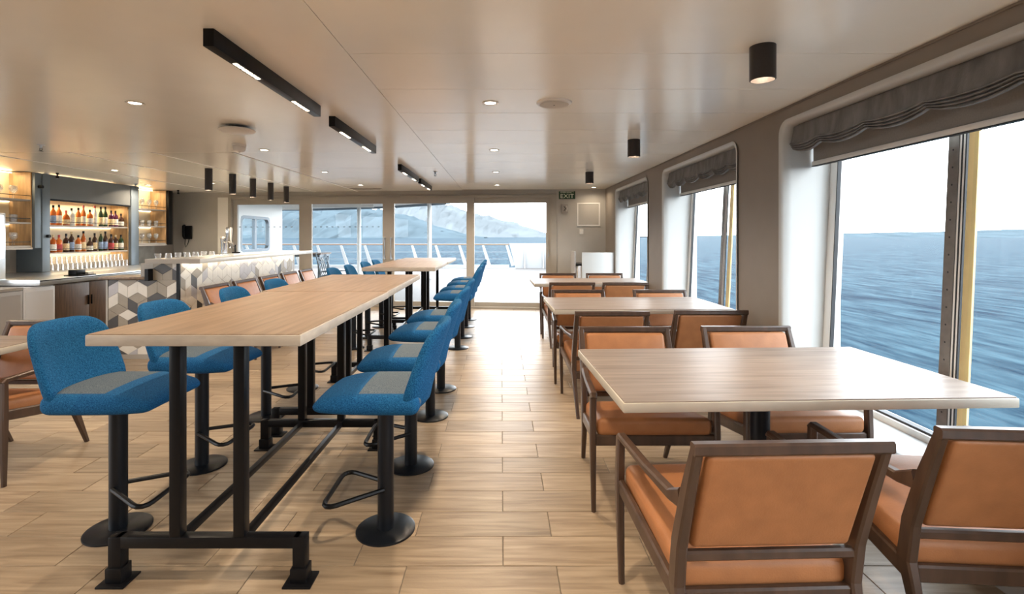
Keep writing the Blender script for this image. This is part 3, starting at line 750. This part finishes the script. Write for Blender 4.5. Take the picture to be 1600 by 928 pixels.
chair(.855, 7.30, 180, 'tan armchair before the white sideboard at last dining table, aisle side', gr)
chair(1.556, 7.30, 180, 'tan armchair before the white sideboard at last dining table, window side', gr)
chair(-3.0, 3.03, 180, 'tan leather armchair at the dining table behind the first blue stool', gr)
for i, Y in enumerate((5.86, 6.54, 7.22, 7.90, 8.58)):
    chair(-2.985, Y, -90, 'orange tan armchair with its back against the tiled bar, %s from the dark tiled end' % ORD[i], 'armchairs along the bar')
def dining_table(x, y, w_, d, rz, label):
    t = thing('dining_table', label, 'table', (x, y, 0), R(rz))
    h = .745; th = .042
    b = NB(); box(b, -w_ / 2 + .006, w_ / 2 - .006, -d / 2 + .006, d / 2 - .006, h - .006, h, .002); obj('tabletop', b, 'tablewood', t)
    b = NB(); box(b, -w_ / 2, w_ / 2, -d / 2, d / 2, h - th, h - .004, .006); obj('edge_band', b, 'tableedge', t, smooth=30)
    for s in (-1, 1):
        b = NB(); lathe(b, [(.043, .012), (.043, h - th - .01)], 20, (s * .42 if w_ > 2 else 0, 0, 0)); 
        if s == 1 or w_ > 2: obj('column', b, 'blackgloss', t, smooth=True)
        else: b.free()
    b = NB(); lathe(b, [(0, .014), (.25, .012), (.255, .006), (.255, 0), (0, 0)], 28); obj('base_plate', b, 'blackgloss', t, smooth=30)
    b = NB(); box(b, -.3, .3, -.2, .2, h - th - .012, h - th); obj('mounting_plate', b, 'blackgloss', t)
dining_table(1.2, 2.345, 1.53, .89, 2.2, 'greyed oak dining table of the window row farthest from the doors')
dining_table(1.2, 4.68, 1.53, .86, 1.2, 'middle greyed oak dining table of the window row')
dining_table(1.2, 6.98, 1.55, .86, .8, 'greyed oak dining table of the window row by the white sideboard')
dining_table(-3.525, 2.69, 1.53, .89, 0, 'dining table with one armchair tucked behind the first blue stool')

# ================================================================== BAR TABLES
def bar_table(y0, y1, x0, x1, label, rz=0):
    xm = (x0 + x1) / 2; ym = (y0 + y1) / 2; L = y1 - y0; W = x1 - x0; h = .994; th = .045
    t = thing('bar_table', label, 'table', (xm, ym, 0), R(rz))
    b = NB(); box(b, -W / 2 + .005, W / 2 - .005, -L / 2 + .005, L / 2 - .005, h - .004, h, .0015); obj('tabletop', b, 'barwood', t)
    b = NB(); box(b, -W / 2, W / 2, -L / 2, L / 2, h - th, h - .003, .003); obj('edge_band', b, 'baredge', t, smooth=30)
    p = .022
    for s in (-1, 1):
        yy = s * (L / 2 - .11)
        bx('cross_bar', (-.36, .36, yy - p, yy + p, .14, .184), 'black', t, .003)
        for sx in (-1, 1):
            bx('post', (sx * .125 - p, sx * .125 + p, yy - p, yy + p, .184, h - th), 'black', t, .003)
            f = bx('foot', (sx * .36 - p - .003, sx * .36 + p + .003, yy - p - .001, yy + p + .001, .0, .184), 'black', t, .003)
            bx('sleeve', (sx * .36 - p - .010, sx * .36 + p + .010, yy - p - .008, yy + p + .008, .008, .065), 'black', f, .003)
            bx('foot_plate', (sx * .36 - .055, sx * .36 + .055, yy - .05, yy + .05, .0, .008), 'black', f, .002)
        bx('top_plate', (-.28, .28, yy - .04, yy + .04, h - th - .008, h - th), 'black', t)
    for sx in (-1, 1): bx('long_bar', (sx * .125 - .014, sx * .125 + .014, -L / 2 + .13, L / 2 - .13, .145, .175), 'black', t, .003)
bar_table(1.885, 3.355, -1.552, -.748, 'oak-topped bar table with black frame, with the feet of its free end showing')
bar_table(3.36, 4.84, -1.61, -.765, 'oak-topped bar table pushed against the far end of the first one', .8)
bar_table(5.9, 7.24, -1.63, -.772, 'oak-topped bar table standing apart, its end facing the long pair')
bar_table(7.245, 8.58, -1.62, -.765, 'oak-topped bar table closest to the glass doors')

# ================================================================== BLUE STOOLS (facing +x)
def make_stool():
    t = thing('bar_stool', '', 'stool')
    b = NB(); lathe(b, [(0, .013), (.128, .011), (.135, .007), (.135, 0), (0, 0)], 36); obj('base_plate', b, 'blackgloss', t, smooth=30)
    b = NB(); lathe(b, [(.037, .011), (.037, .59)], 20); obj('column', b, 'blackgloss', t, smooth=True)
    pts = [(.03, .045, .20), (.10, .10, .197), (.180, .152, .192), (.202, .160, .191), (.222, .156, .19), (.236, .140, .19), (.240, .115, .19), (.240, -.115, .19), (.236, -.140, .19), (.222, -.156, .19), (.202, -.160, .191), (.180, -.152, .192), (.10, -.10, .197), (.03, -.045, .20)]
    b = NB(); tube(b, [(.0, .036, .202)] + pts[1:-1] + [(.0, -.036, .202)], .011, 8); obj('footrest', b, 'black', t, smooth=True)
    bx('seat_plate', (-.1, .1, -.1, .1, .582, .597), 'black', t)
    def sm(p):
        x = p.x + .045; z = p.z + .638; k_ = (p.z / .043 + 1) / 2
        f = max(0, (x - .09) / .19); z += f * f * (.010 * (1 - k_) - .040 * k_)
        wd = 1 - .10 * max(0, x / .28) ** 2
        z += .012 * (1 - (p.y / .22) ** 2) * k_
        return Vector((x, p.y * wd, z))
    b = NB(); rbox(b, .232, .218, .043, .038, sm, 7, 6, 1); obj('seat', b, 'patch', t, smooth=80)
    # backrest shell: rounded panel, leaning back, wrapping forward at its sides
    def bmap(p):
        q = (p.z + .195) / .39; zz = .602 + .375 * q
        wd = 1.0 - .10 * max(0, q - .35) ** 2 * 2.4
        y = p.y * wd
        x = -.175 - .115 * q ** 1.25 + .06 * (p.y / .225) ** 2 * (1 - .25 * q) + p.x * (1 - .35 * q)
        return Vector((x, y, zz))
    b = NB(); n0 = len(b.verts)
    # superellipse outline in (y,z), thickness in x
    def shell(b):
        K = 44; lv = [(.0, 1), (.55, 1), (.85, 1), (1, .55)]
        rings = []
        def outline(s, xo):
            r = []
            for k_ in range(K):
                a = 2 * math.pi * k_ / K; ca, sa = math.cos(a), math.sin(a); e = 2 / 4.8
                yy = .222 * math.copysign(abs(ca) ** e, ca) * s; zz = .195 * math.copysign(abs(sa) ** e, sa) * s
                r.append(b.verts.new(bmap(Vector((xo, yy, zz)))))
            return r
        T = .03
        seq = [(.02, T), (.3, T), (.6, T), (.82, T), (.93, T * .9), (.985, T * .55), (1.0, 0), (.985, -T * .55), (.93, -T * .9), (.82, -T), (.6, -T), (.3, -T), (.02, -T)]
        for s, x in seq: rings.append(outline(s, x))
        for A, B in zip(rings, rings[1:]):
            for k_ in range(K): b.faces.new((A[k_], A[(k_ + 1) % K], B[(k_ + 1) % K], B[k_]))
        b.faces.new(rings[0][::-1]); b.faces.new(rings[-1])
    shell(b); obj('backrest', b, 'blue', t, smooth=80)
    return t
ST = make_stool(); first = [True]
def stool(x, y, deg, label, group):
    if first[0]:
        first[0] = False; ST.location = (x, y, 0); ST.rotation_euler = (0, 0, R(deg)); ST['label'] = label; ST['group'] = group
    else: dup(ST, (x, y, 0), R(deg), label, group)
SY = [2.345, 3.0, 3.82, 4.5]; SY2 = [6.15, 6.82, 7.6, 8.26]
for i, y in enumerate(SY):
    stool(-.535, y, 180 + (0, 2, -2, 1)[i], 'blue stool, aisle side of the long oak tables, %s from their free end' % ORD[i], 'stools on the aisle side of the long bar tables')
    stool(-1.775, y + (0, 0, 0, .02)[i], (0, -2, 3, 0)[i], 'blue stool, bar side of the long oak tables, %s from their free end' % ORD[i], 'stools on the bar side of the long bar tables')
for i, y in enumerate(SY2):
    stool(-.53, y, 180 + (1, -2, 2, 0)[i], 'blue stool, aisle side of bar tables by the doors, %s from the glass' % ORD[3-i], 'stools on the aisle side by the doors')
    stool(-1.80, y, (0, 3, -2, 0)[i], 'blue stool, bar side of bar tables by the doors, %s from the glass' % ORD[3-i], 'stools on the bar side by the doors')

# ================================================================== BAR COUNTER
bc = thing('bar_counter', 'long bar counter clad in geometric rhombus tiles with pale top', 'bar', (0, 0, 0))
XF, YE, YF = -3.57, 5.6, 8.70
bx('body', (-4.0, XF - .012, YE + .012, YF, 0, 1.06), 't_back', bc)
bx('end_body', (-4.36, -4.0, YE + .012, YE + .5, 0, .875), 't_back', bc)
bx('corner_trim', (XF - .02, XF + .012, YE - .012, YE + .012, 0, 1.06), 'black', bc)
bx('side_trim', (-4.375, -4.355, YE - .004, YE + .02, 0, .875), 'doorframe', bc)
bx('countertop', (-3.86, -3.27, YE - .11, YF + .06, 1.062, 1.112), 'bartop', bc, .004)
bx('end_edge', (-3.865, -3.268, YE - .116, YE - .108, 1.062, 1.111), 'bartopend', bc)
bx('work_top', (-4.36, -3.862, YE + .3, YF, .875, .90), 'steel', bc)
fp = bx('hinged_flap', (-4.42, -3.875, YE - .06, YE + .30, .885, .91), 'barwood', bc, .003)
bx('flap_stop', (-3.90, -3.862, YE - .07, YE + .02, .87, 1.0), 'black', bc)
bx('end_panel', (-4.0, XF, YF, YF + .04, 0, 1.06), 'doorframe', bc)
bx('led_strip', (XF + .02, XF + .04, YE + .02, YF - .02, 1.048, 1.060), 'led', bc)
bx('kick_plate', (-4.34, XF - .005, YE - .002, YE + .011, 0, .05), 'bartopend', bc)
area_light('bar_led', (XF + .03, (YE + YF) / 2, 1.045), .03, 2.2 * LAMP, (1, .86, .66), size_y=YF - YE - .1, parent=bc)
def clip(poly, u0, u1, v0, v1):
    for ax, lim, sg in ((0, u0, 1), (0, u1, -1), (1, v0, 1), (1, v1, -1)):
        out = []
        for i in range(len(poly)):
            p, q = poly[i], poly[(i + 1) % len(poly)]; dp, dq = (p[ax] - lim) * sg, (q[ax] - lim) * sg
            if dp >= 0: out.append(p)
            if dp * dq < 0:
                t = dp / (dp - dq); out.append((p[0] + (q[0] - p[0]) * t, p[1] + (q[1] - p[1]) * t))
        poly = out
        if len(poly) < 3: return []
    return poly
def rhombs(u0, u1, v0, v1, s, to3, parent, weights, seed):
    rnd = random.Random(seed); n = 0; hx = s * math.sqrt(3); vy = 1.5 * s
    cols = ['t_cream', 't_taupe', 't_grey', 't_dark']
    for r_ in range(-1, int((v1 - v0) / vy) + 2):
        for c_ in range(-1, int((u1 - u0) / hx) + 2):
            cx = u0 + c_ * hx + (hx / 2 if r_ % 2 else 0); cy = v0 + r_ * vy
            hexp = [(cx + s * math.sin(R(60 * k_)), cy + s * math.cos(R(60 * k_))) for k_ in range(6)]
            flip = rnd.random() < .5
            for k_ in ((0, 2, 4) if flip else (1, 3, 5)):
                po = [(cx, cy), hexp[k_ - 1], hexp[k_], hexp[(k_ + 1) % 6]]
                po = clip(po, u0, u1, v0, v1)
                if len(po) < 3: continue
                mx, my = sum(p[0] for p in po) / len(po), sum(p[1] for p in po) / len(po)
                ar = abs(sum(po[i][0] * po[(i + 1) % len(po)][1] - po[(i + 1) % len(po)][0] * po[i][1] for i in range(len(po)))) / 2
                if ar < 6e-4: continue
                po = [(mx + (p[0] - mx) * .975, my + (p[1] - my) * .975) for p in po]
                dth = .010 + rnd.uniform(-.001, .001)
                b = NB(); prism(b, [to3(p[0], p[1], 0) for p in po], Vector(to3(0, 0, dth)) - Vector(to3(0, 0, 0)))
                obj('tile', b, rnd.choices(cols, weights)[0], parent); n += 1
    return n
nt1 = rhombs(YE + .015, YF, .30, 1.055, .125, lambda u, v, d: (XF - .012 + d, u, v), bc, (6, 1.2, 3, .25), 4)  # same tiles in a paler mix, painting LED light into this face
nt2 = rhombs(-4.353, XF - .02, .05, .875, .125, lambda u, v, d: (u, YE + .012 - d, v), bc, (2, 4, .3, 2.5), 11)
nt3 = rhombs(-3.86, XF - .02, .875, 1.06, .125, lambda u, v, d: (u, YE + .012 - d, v), bc, (1, 4, .3, 3), 5)
# ================================================================== BACK BAR
XS = -6.30
bb_ = thing('back_bar', 'back bar display case with lit bottle shelves and grey roller shutter', 'shelving', (0, 0, 0))
ZTOP = ZC - .012
def case(y0, y1, zs, z0, wood):
    # niche: back, sides, bottom and shelves between y0 and y1
    bx('back_panel', (XL + .005, XL + .02, y0, y1, z0, ZTOP), 'backpanel', bb_)
    bx('side_panel', (XL + .02, XS - .01, y0, y0 + .018, z0, ZTOP), 'backwood', bb_)
    bx('side_panel', (XL + .02, XS - .01, y1 - .018, y1, z0, ZTOP), 'backwood', bb_)
    for z in zs:
        bx('shelf', (XL + .02, XS - .012, y0 + .018, y1 - .018, z - .022, z), 'cabgrey', bb_)
        bx('shelf_led', (XL + .022, XL + .034, y0 + .03, y1 - .03, z - .030, z - .0225), 'ledshelf', bb_)
        bx('gallery_rail', (XS - .018, XS - .010, y0 + .02, y1 - .02, z + .045, z + .053), 'black', bb_)
    bx('shelf_led', (XL + .05, XL + .07, y0 + .03, y1 - .03, ZTOP - .012, ZTOP - .004), 'ledshelf', bb_)
case(6.05, 6.80, (1.235, 1.545, 1.85), 1.20, 1)
case(7.02, 8.56, (1.126, 1.516), .867, 0)
case(8.74, 9.53, (1.235, 1.545, 1.85), 1.20, 1)
bx('post', (XL, XS + .03, 6.80, 6.90, 1.2, ZTOP), 'bluegrey', bb_, .004); bx('post', (XL, XS + .04, 6.90, 7.02, .867, ZTOP), 'bluegrey', bb_, .004)
bx('post', (XL, XS + .04, 8.56, 8.74, .867, ZTOP), 'bluegrey', bb_, .004); bx('post', (XL, XS + .04, 9.53, 9.64, 1.2, ZTOP), 'black', bb_, .004)
bx('roller_shutter', (XS - .02, XS + .02, 7.02, 8.56, 1.88, ZTOP), 'shutter', bb_); bx('shutter_bar', (XS - .03, XS + .03, 7.02, 8.56, 1.855, 1.88), 'blackgloss', bb_, .003)
bx('lower_splashback', (XL, XL + .012, 6.0, 6.80, .867, 1.2), 'stone', bb_); bx('lower_splashback', (XL, XL + .012, 8.74, 9.64, .867, 1.2), 'stone', bb_)
bx('bottom_board', (XL, XS, 6.05, 6.80, 1.185, 1.21), 'cabgrey', bb_); bx('bottom_board', (XL, XS, 8.74, 9.53, 1.185, 1.21), 'cabgrey', bb_)
for y, z in ((6.86, 2.03), (6.97, 1.36)):
    b = NB(); tube(b, [(XS + .03, y, z), (XS + .08, y, z)], .022, 10); obj('lock_knob', b, 'black', bb_, smooth=True)
area_light('shelf_glow', (XL + .16, 7.79, 1.84), .1, 5 * LAMP, (1, .78, .48), size_y=1.4, parent=bb_)
area_light('shelf_glow', (XL + .16, 7.79, 1.10), .1, 3.5 * LAMP, (1, .78, .48), size_y=1.4, parent=bb_)
area_light('shelf_glow', (XL + .16, 9.1, 2.19), .1, 2.2 * LAMP, (1, .78, .48), size_y=.7, parent=bb_)
area_light('shelf_glow', (XL + .16, 6.42, 2.19), .1, 2.2 * LAMP, (1, .78, .48), size_y=.6, parent=bb_)
# back counter and its cabinets, all fronting +x
XC = -5.2
wt = thing('back_counter', 'long steel topped counter under the bottle display', 'counter', (0, 0, 0))
bx('steel_top', (XL, XC, 5.70, 9.6, .80, .865), 'steel', wt, .003); bx('dark_edge', (XC - .002, XC + .006, 5.70, 9.6, .848, .858), 'black', wt)
def cabinet(name, y0, y1, label, m, doors, handle=True, ztop=.79):
    t = thing(name, label, 'cabinet', (XC - .03, y0, 0)); L = y1 - y0
    bx('body', (-.9, -.02, .002, L - .002, .08, ztop), m, t); bx('plinth', (-.86, -.05, .0, L, 0, .08), 'black', t)
    for i in range(doors):
        a = L * i / doors; d = bx('door', (-.02, .0, a + .004, a + L / doors - .004, .09, ztop - .01), m, t, .002)
        bx('recess', (-.0, .003, a + .03, a + L / doors - .03, .12, ztop - .05), m, d) if doors == 1 else None
        if handle: bx('handle', (.0, .014, a + (L / doors - .03 if i == 0 else .02), a + (L / doors - .02 if i == 0 else .03), .5, .62), 'black', d)
cabinet('bar_cabinet', 5.93, 6.92, 'dark wood double-door cabinet under the steel bar counter', 'cabwood', 2)
cabinet('bar_cabinet', 5.53, 5.93, 'white panelled cabinet next to the dark wood bar doors', 'cabwhite', 1, False)
cabinet('bar_cabinet', 4.5, 5.53, 'grey cabinet carrying the steel appliance behind the bar', 'cabgrey', 1, False, .775)
bx('worktop', (-1.385, .01, 0, 1.025, .776, .80), 'bartopend', bpy.data.objects['bar_cabinet.002'])
# steel appliance on the counter, cut by the frame edge; dark screen above it
t = thing('steel_appliance', 'tall brushed steel appliance standing on the grey counter', 'appliance', (-5.75, 5.55, .80))
bx('body', (-.35, .0, -.25, .32, .03, .83), 'steel', t, .008); bx('front_panel', (.0, .008, -.22, .29, .3, .8), 'steel', t); bx('base', (-.33, -.01, -.22, .30, 0, .03), 'white', t)
t = thing('wall_screen', 'dark blue screen on white panel above steel appliance', 'screen', (-5.98, 5.35, 1.66))
bx('panel', (-.2, .0, -.3, .62, .0, .555), 'white', t); bx('display', (.0, .012, -.25, .54, .15, .4), 'screen', t)
# bar tray on the counter
t = thing('bar_tray', 'black bar caddy with white napkins on the steel counter edge', 'tray', (-5.31, 6.38, .865), 0)
bx('tray', (-.09, .09, -.14, .14, 0, .012), 'black', t, .003); bx('caddy', (-.06, .04, -.11, .03, .012, .075), 'black', t, .003); bx('napkins', (-.03, .07, .04, .12, .012, .04), 'l_white', t)
# bottles
def bottle_prof(kind):
    return {0: [(0, 0), (.036, 0), (.038, .01), (.038, .17), (.03, .195), (.014, .22), (.013, .275)],
            1: [(0, 0), (.041, 0), (.043, .01), (.043, .15), (.036, .175), (.015, .195), (.014, .25)],
            2: [(0, 0), (.033, 0), (.035, .01), (.035, .18), (.024, .215), (.013, .24), (.012, .30)],
            3: [(0, 0), (.046, 0), (.048, .012), (.048, .11), (.035, .14), (.014, .165), (.013, .215)]}[kind]
BM = {}
def bottle(x, y, z, kind, bodym, labelm, capm, label, group):
    t = thing('bottle', label, 'bottle', (x, y, z), random.uniform(-.5, .5), group); t.scale = (.88, .88, random.uniform(.98, 1.1))
    pr = bottle_prof(kind); key = (kind, bodym)
    def part(nm, prof, m, key):
        if key in BM: o = bpy.data.objects.new(nm, BM[key]); C.objects.link(o); o.parent = t
        else: b = NB(); lathe(b, prof, 12); o = obj(nm, b, m, t, smooth=True); BM[key] = o.data
    part('body', pr, bodym, ('b',) + key); zt = pr[-1][1]; r = pr[2][0]; zb = pr[3][1]
    part('paper_label', [(r + .0008, zb * .18), (r + .0008, zb * .78)], labelm, ('l', kind, labelm))
    part('cap', [(.0155, zt - .035), (.0155, zt), (0, zt + .001)], capm, ('c', kind, capm))
words = {'amber': 'amber', 'orange': 'bright orange', 'clear': 'clear glass', 'green': 'dark green', 'brown': 'dark brown', 'purple': 'purple'}
lw_ = {'l_white': 'white', 'l_cream': 'cream', 'l_red': 'red', 'l_blue': 'pale blue'}
UP = [('clear', 'l_blue', 2), ('orange', 'l_blue', 0), ('orange', 'l_white', 0), ('amber', 'l_cream', 3), ('clear', 'l_white', 1), ('orange', 'l_cream', 0), ('amber', 'l_white', 2), ('orange', 'l_white', 1), ('clear', 'l_white', 2), ('green', 'l_cream', 2), ('green', 'l_white', 2), ('purple', 'l_cream', 1), ('purple', 'l_white', 1), ('brown', 'l_white', 3)]
LO = [('amber', 'l_white', 0), ('amber', 'l_white', 1), ('orange', 'l_red', 1), ('brown', 'l_cream', 1), ('brown', 'l_blue', 0), ('orange', 'l_white', 1), ('amber', 'l_cream', 2), ('brown', 'l_white', 3), ('brown', 'l_cream', 0), ('green', 'l_blue', 2), ('brown', 'l_blue', 2), ('brown', 'l_red', 1), ('brown', 'l_cream', 1), ('green', 'l_white', 1)]
for rw, (lst, z, nm) in enumerate(((UP, 1.516, 'upper'), (LO, 1.126, 'lower'))):
    for i, (bm_, lm_, kd) in enumerate(lst):
        y = 7.10 + i * .107; x = XS - .09 + (.006 if i % 2 else -.006)
        bottle(x, y, z, kd, bm_, lm_, random.choice(['black', 'l_red', 'black', 'l_cream']),
               '%s bottle with %s label, %s on the %s shelf from knobbed post' % (words[bm_], lw_[lm_], ORD[i], nm), 'bottles on the %s shelf' % nm)
# glasses: one kind of tumbler and one stemmed glass, copied
TUM = {}
def glass_obj(kind, x, y, z, label, group, zs=1):
    if kind not in TUM:
        b = NB()
        if kind == 'tumbler': lathe(b, [(0, .004), (.026, .004), (.034, .10), (.036, .10), (.028, 0), (0, 0)], 14)
        elif kind == 'inverted_tumbler': lathe(b, [(.036, 0), (.034, .0), (.026, .096), (0, .096), (0, .10), (.028, .10), (.036, 0)], 14)
        else: lathe(b, [(0, 0), (.032, .001), (.005, .006), (.004, .07), (.02, .085), (.036, .115), (.037, .14), (.030, .175), (.028, .175), (.034, .14), (.032, .115), (.015, .088), (0, .085)], 14)
        o = obj('glass_tumbler' if kind != 'wine' else 'stemmed_glass', b, 'tumbler', smooth=60); TUM[kind] = o.data
    else: o = bpy.data.objects.new('glass_tumbler' if kind != 'wine' else 'stemmed_glass', TUM[kind]); C.objects.link(o)
    o.location = (x, y, z); o.scale = (1, 1, zs); tag(o, label, 'glass', group)
for r_ in range(2):
    for i in range(18): glass_obj('inverted_tumbler', XS - .02 - r_ * .11, 7.10 + i * .083, .866 + 0 * r_, 'upturned tumbler on steel counter under the bottles, %s row' % ('front', 'rear')[r_], '%s row of tumblers under the bottles' % ('front', 'rear')[r_])
for i in range(17): glass_obj('inverted_tumbler', XS - .075, 7.14 + i * .083, .967, 'clear tumbler stacked on the tumblers under the bottles', 'second layer of tumblers under the bottles')
SHN = {1.235: 'bottom', 1.545: 'middle', 1.85: 'top'}
for z in (1.235, 1.545, 1.85):
    kd = 'wine' if z in (1.235, 1.85) else 'tumbler'
    for i in range(8): glass_obj(kd, XS - .08 - (i % 2) * .07, 8.80 + i * .092, z, 'clear glass on %s lit shelf beside the taupe wall' % SHN[z], 'glasses on %s shelf by the taupe wall' % SHN[z])
    for i in range(6): glass_obj(kd, XS - .08 - (i % 2) * .07, 6.20 + i * .1, z, 'clear glass on %s lit shelf beside the steel appliance' % SHN[z], 'glasses on %s shelf by the appliance' % SHN[z])
for i in range(12): glass_obj('inverted_tumbler' if i % 3 else 'tumbler', -3.80 + (i % 2) * .06, 5.60 + i * .085, 1.1125, 'small clear glass on the inner edge of bar counter', 'glasses along the bar counter', .55)
# beer tap tower
t = thing('beer_tap', 'chrome beer tap tower with two tall handles on the bar', 'beer tap', (-3.72, 6.78, 1.1125))
b = NB(); lathe(b, [(0, 0), (.055, 0), (.055, .012), (.042, .02), (.042, .2), (.046, .22), (.03, .245), (0, .25)], 20); obj('column', b, 'chrome', t, smooth=40)
for s in (-1, 1):
    b = NB(); tube(b, [(.03, s * .045, .17), (.09, s * .05, .165), (.105, s * .05, .13), (.106, s * .05, .09)], .010, 8); f = obj('faucet', b, 'chrome', t, smooth=True)
    b = NB(); lathe(b, [(.006, .16), (.010, .2), (.016, .28), (.018, .34), (.012, .365), (0, .37)], 12, (.07, s * .05, 0)); obj('tap_handle', b, 'plastic' if s > 0 else 'chrome', f, smooth=True)
bx('drip_tray', (.05, .2, -.12, .12, 0, .015), 'steel', t, .003)
t = thing('card_terminal', 'black boxy terminal beside the beer tap', 'terminal', (-3.66, 6.98, 1.1125), .5)
bx('case', (-.05, .05, -.07, .07, 0, .03), 'black', t, .004); bx('display', (-.02, .0, -.07, .07, .03, .13), 'blackgloss', t, .004)
# wall phone on the taupe wall
Yp = wallY(-6.3) + .02
t = thing('wall_phone', 'black wall telephone with hanging cord on the taupe wall', 'telephone', (-6.28, 10.16, 1.3))
bx('cradle', (-.08, .08, -.05, .0, .0, .27), 'black', t, .012)
b = NB(); sweep(b, [(-.05, -.055, .28), (-.05, -.085, .26), (-.05, -.085, .06), (-.05, -.055, .03)], [.045] * 4, [.03] * 4); obj('handset', b, 'black', t)
b = NB(); tube(b, [(-.03, -.06, .02), (-.035, -.06, -.1), (-.02, -.06, -.16), (.02, -.05, -.08), (.03, -.03, .01)], .008, 6); obj('cord', b, 'black', t)
# spotlights perched by the bar ceiling edge
for y, lb in ((6.95, 'tiny ceiling spot over the knobbed post'), (9.55, 'tiny ceiling spot over the dark post by the taupe wall')):
    t = thing('mini_spot', lb, 'light', (XS + .2, y, ZC))
    b = NB(); lathe(b, [(.018, 0), (.018, -.02), (.008, -.025), (.008, -.04), (.02, -.045), (.02, -.075), (0, -.078)], 12); obj('body', b, 'black', t, smooth=30)
    b = NB(); lathe(b, [(0, -.0785), (.015, -.0785)], 10); obj('lens', b, 'plastic', t)

# ================================================================== THINGS ON THE FAR WALL (right of the doors)
def far_thing(name, label, cat, px, py, dz=0):
    u = u_at(px); p = farM @ Vector((u, 0, 0)); z = H + (V0 - py) * p.y / F
    o = thing(name, label, cat, (p.x, p.y, z)); o.rotation_euler = (0, 0, math.atan2(-dirU.y, -dirU.x)); return o   # local x to the right, -y into the room
def text_mesh(txt, size, m, parent, loc):
    cu = bpy.data.curves.new('txt', 'FONT'); cu.body = txt; cu.size = size; cu.align_x = 'CENTER'; cu.align_y = 'CENTER'; cu.extrude = .001
    to = bpy.data.objects.new('txt', cu); C.objects.link(to)
    bpy.context.view_layer.update()
    me = bpy.data.meshes.new_from_object(to); bpy.data.objects.remove(to)
    me.materials.clear(); me.materials.append(M[m])
    o = bpy.data.objects.new('lettering', me); C.objects.link(o); o.parent = parent; o.location = loc; o.rotation_euler = (R(90), 0, 0); return o
t = far_thing('exit_sign', 'dark green emergency EXIT sign on the wall beside the doors', 'sign', 886, 305)
bx('plate', (-.15, .15, -.012, 0, -.072, .072), 'signgreen', t, .002)
text_mesh('EXIT', .125, 'signwhite', t, (0.0, -.0135, -.020)).scale = (1.0, .85, 1)
text_mesh('EMERGENCY', .043, 'signwhite', t, (0, -.0135, .052))
t = far_thing('call_point', 'small grey box with black arrow below the exit sign', 'switch', 882.5, 326)
bx('case', (-.06, .06, -.03, 0, -.085, .085), 'cabgrey', t, .006)
b = NB(); prism(b, [(-.022, -.0305, .045), (-.008, -.0305, .045), (.022, -.0305, .0), (-.008, -.0305, -.045), (-.022, -.0305, -.045), (.006, -.0305, 0)], (0, -.002, 0)); obj('arrow', b, 'rubber', t)
b = NB(); prism(b, [(.03, -.0305, .05), (.038, -.0305, .05), (.05, -.0305, 0), (.038, -.0305, -.05), (.03, -.0305, -.05), (.042, -.0305, 0)], (0, -.002, 0)); obj('lens', b, 'offwhite', t)
t = far_thing('wall_hatch', 'square access hatch with pale frame on the grey wall', 'hatch', 919.5, 335)
for d_ in ((-.21, .21, -.012, 0, .19, .215), (-.21, .21, -.012, 0, -.215, -.19), (-.21, -.185, -.012, 0, -.19, .19), (.185, .21, -.012, 0, -.19, .19)): bx('frame', d_, 'offwhite', t)
bx('hatch_plate', (-.182, .182, -.006, 0, -.187, .187), 'wall_grey', t)
t = far_thing('wall_socket', 'small white wall switch under the access hatch', 'switch', 908.5, 362)
bx('plate', (-.036, .036, -.008, 0, -.045, .045), 'plastic', t, .003); bx('rocker', (-.012, .012, -.012, -.008, -.02, .02), 'offwhite', t)
# sideboard
t = thing('service_station', 'white sideboard with high back panel and drawers beyond last table', 'sideboard', (1.36, 8.5, 0))
bx('back_panel', (0, .55, 0, .025, .06, 1.085), 'white', t, .002)
bx('body', (-.06, .53, .026, .5, .08, .86), 'cabwhite', t)
bx('side_panel', (-.12, -.095, .05, .52, .0, 1.10), 'cabgrey', t)
for i in range(3): d_ = bx('drawer', (-.085, -.062, .05, .49, .12 + i * .25, .35 + i * .25), 'offwhite', t, .003); bx('handle', (-.094, -.085, .22, .32, .24 + i * .25, .255 + i * .25), 'steel', d_)
bx('worktop', (-.095, .53, .026, .52, .86, .89), 'black', t)
bx('leg', (.0, .08, .0, .025, 0, .06), 'white', t); bx('leg', (.47, .55, .0, .025, 0, .06), 'white', t)
bx('plinth', (-.05, .5, .1, .48, 0, .08), 'black', t)
# portals guide the daylight sampling through the openings
def portal(loc, sx, sy, rot):
    o = area_light('daylight_portal', loc, sx, 1, rot=rot, size_y=sy); o.data.cycles.is_portal = True
for y0, y1 in WIN: portal((2.42, (y0 + y1) / 2, (WZ0 + WZ1) / 2), WZ1 - WZ0 - .1, y1 - y0 - .1, (0, R(90), 0))
for y0, y1 in lw: portal((XL - .25, (y0 + y1) / 2, 1.3), 1.6, y1 - y0, (0, R(-90), 0))
pm = farM @ Vector((LEN / 2, .3, 1.05)); portal(tuple(pm), LEN, 1.95, (R(-90), 0, math.atan2(dirU.y, dirU.x) + math.pi))
print('tiles', n_t, nt1, nt2, nt3)
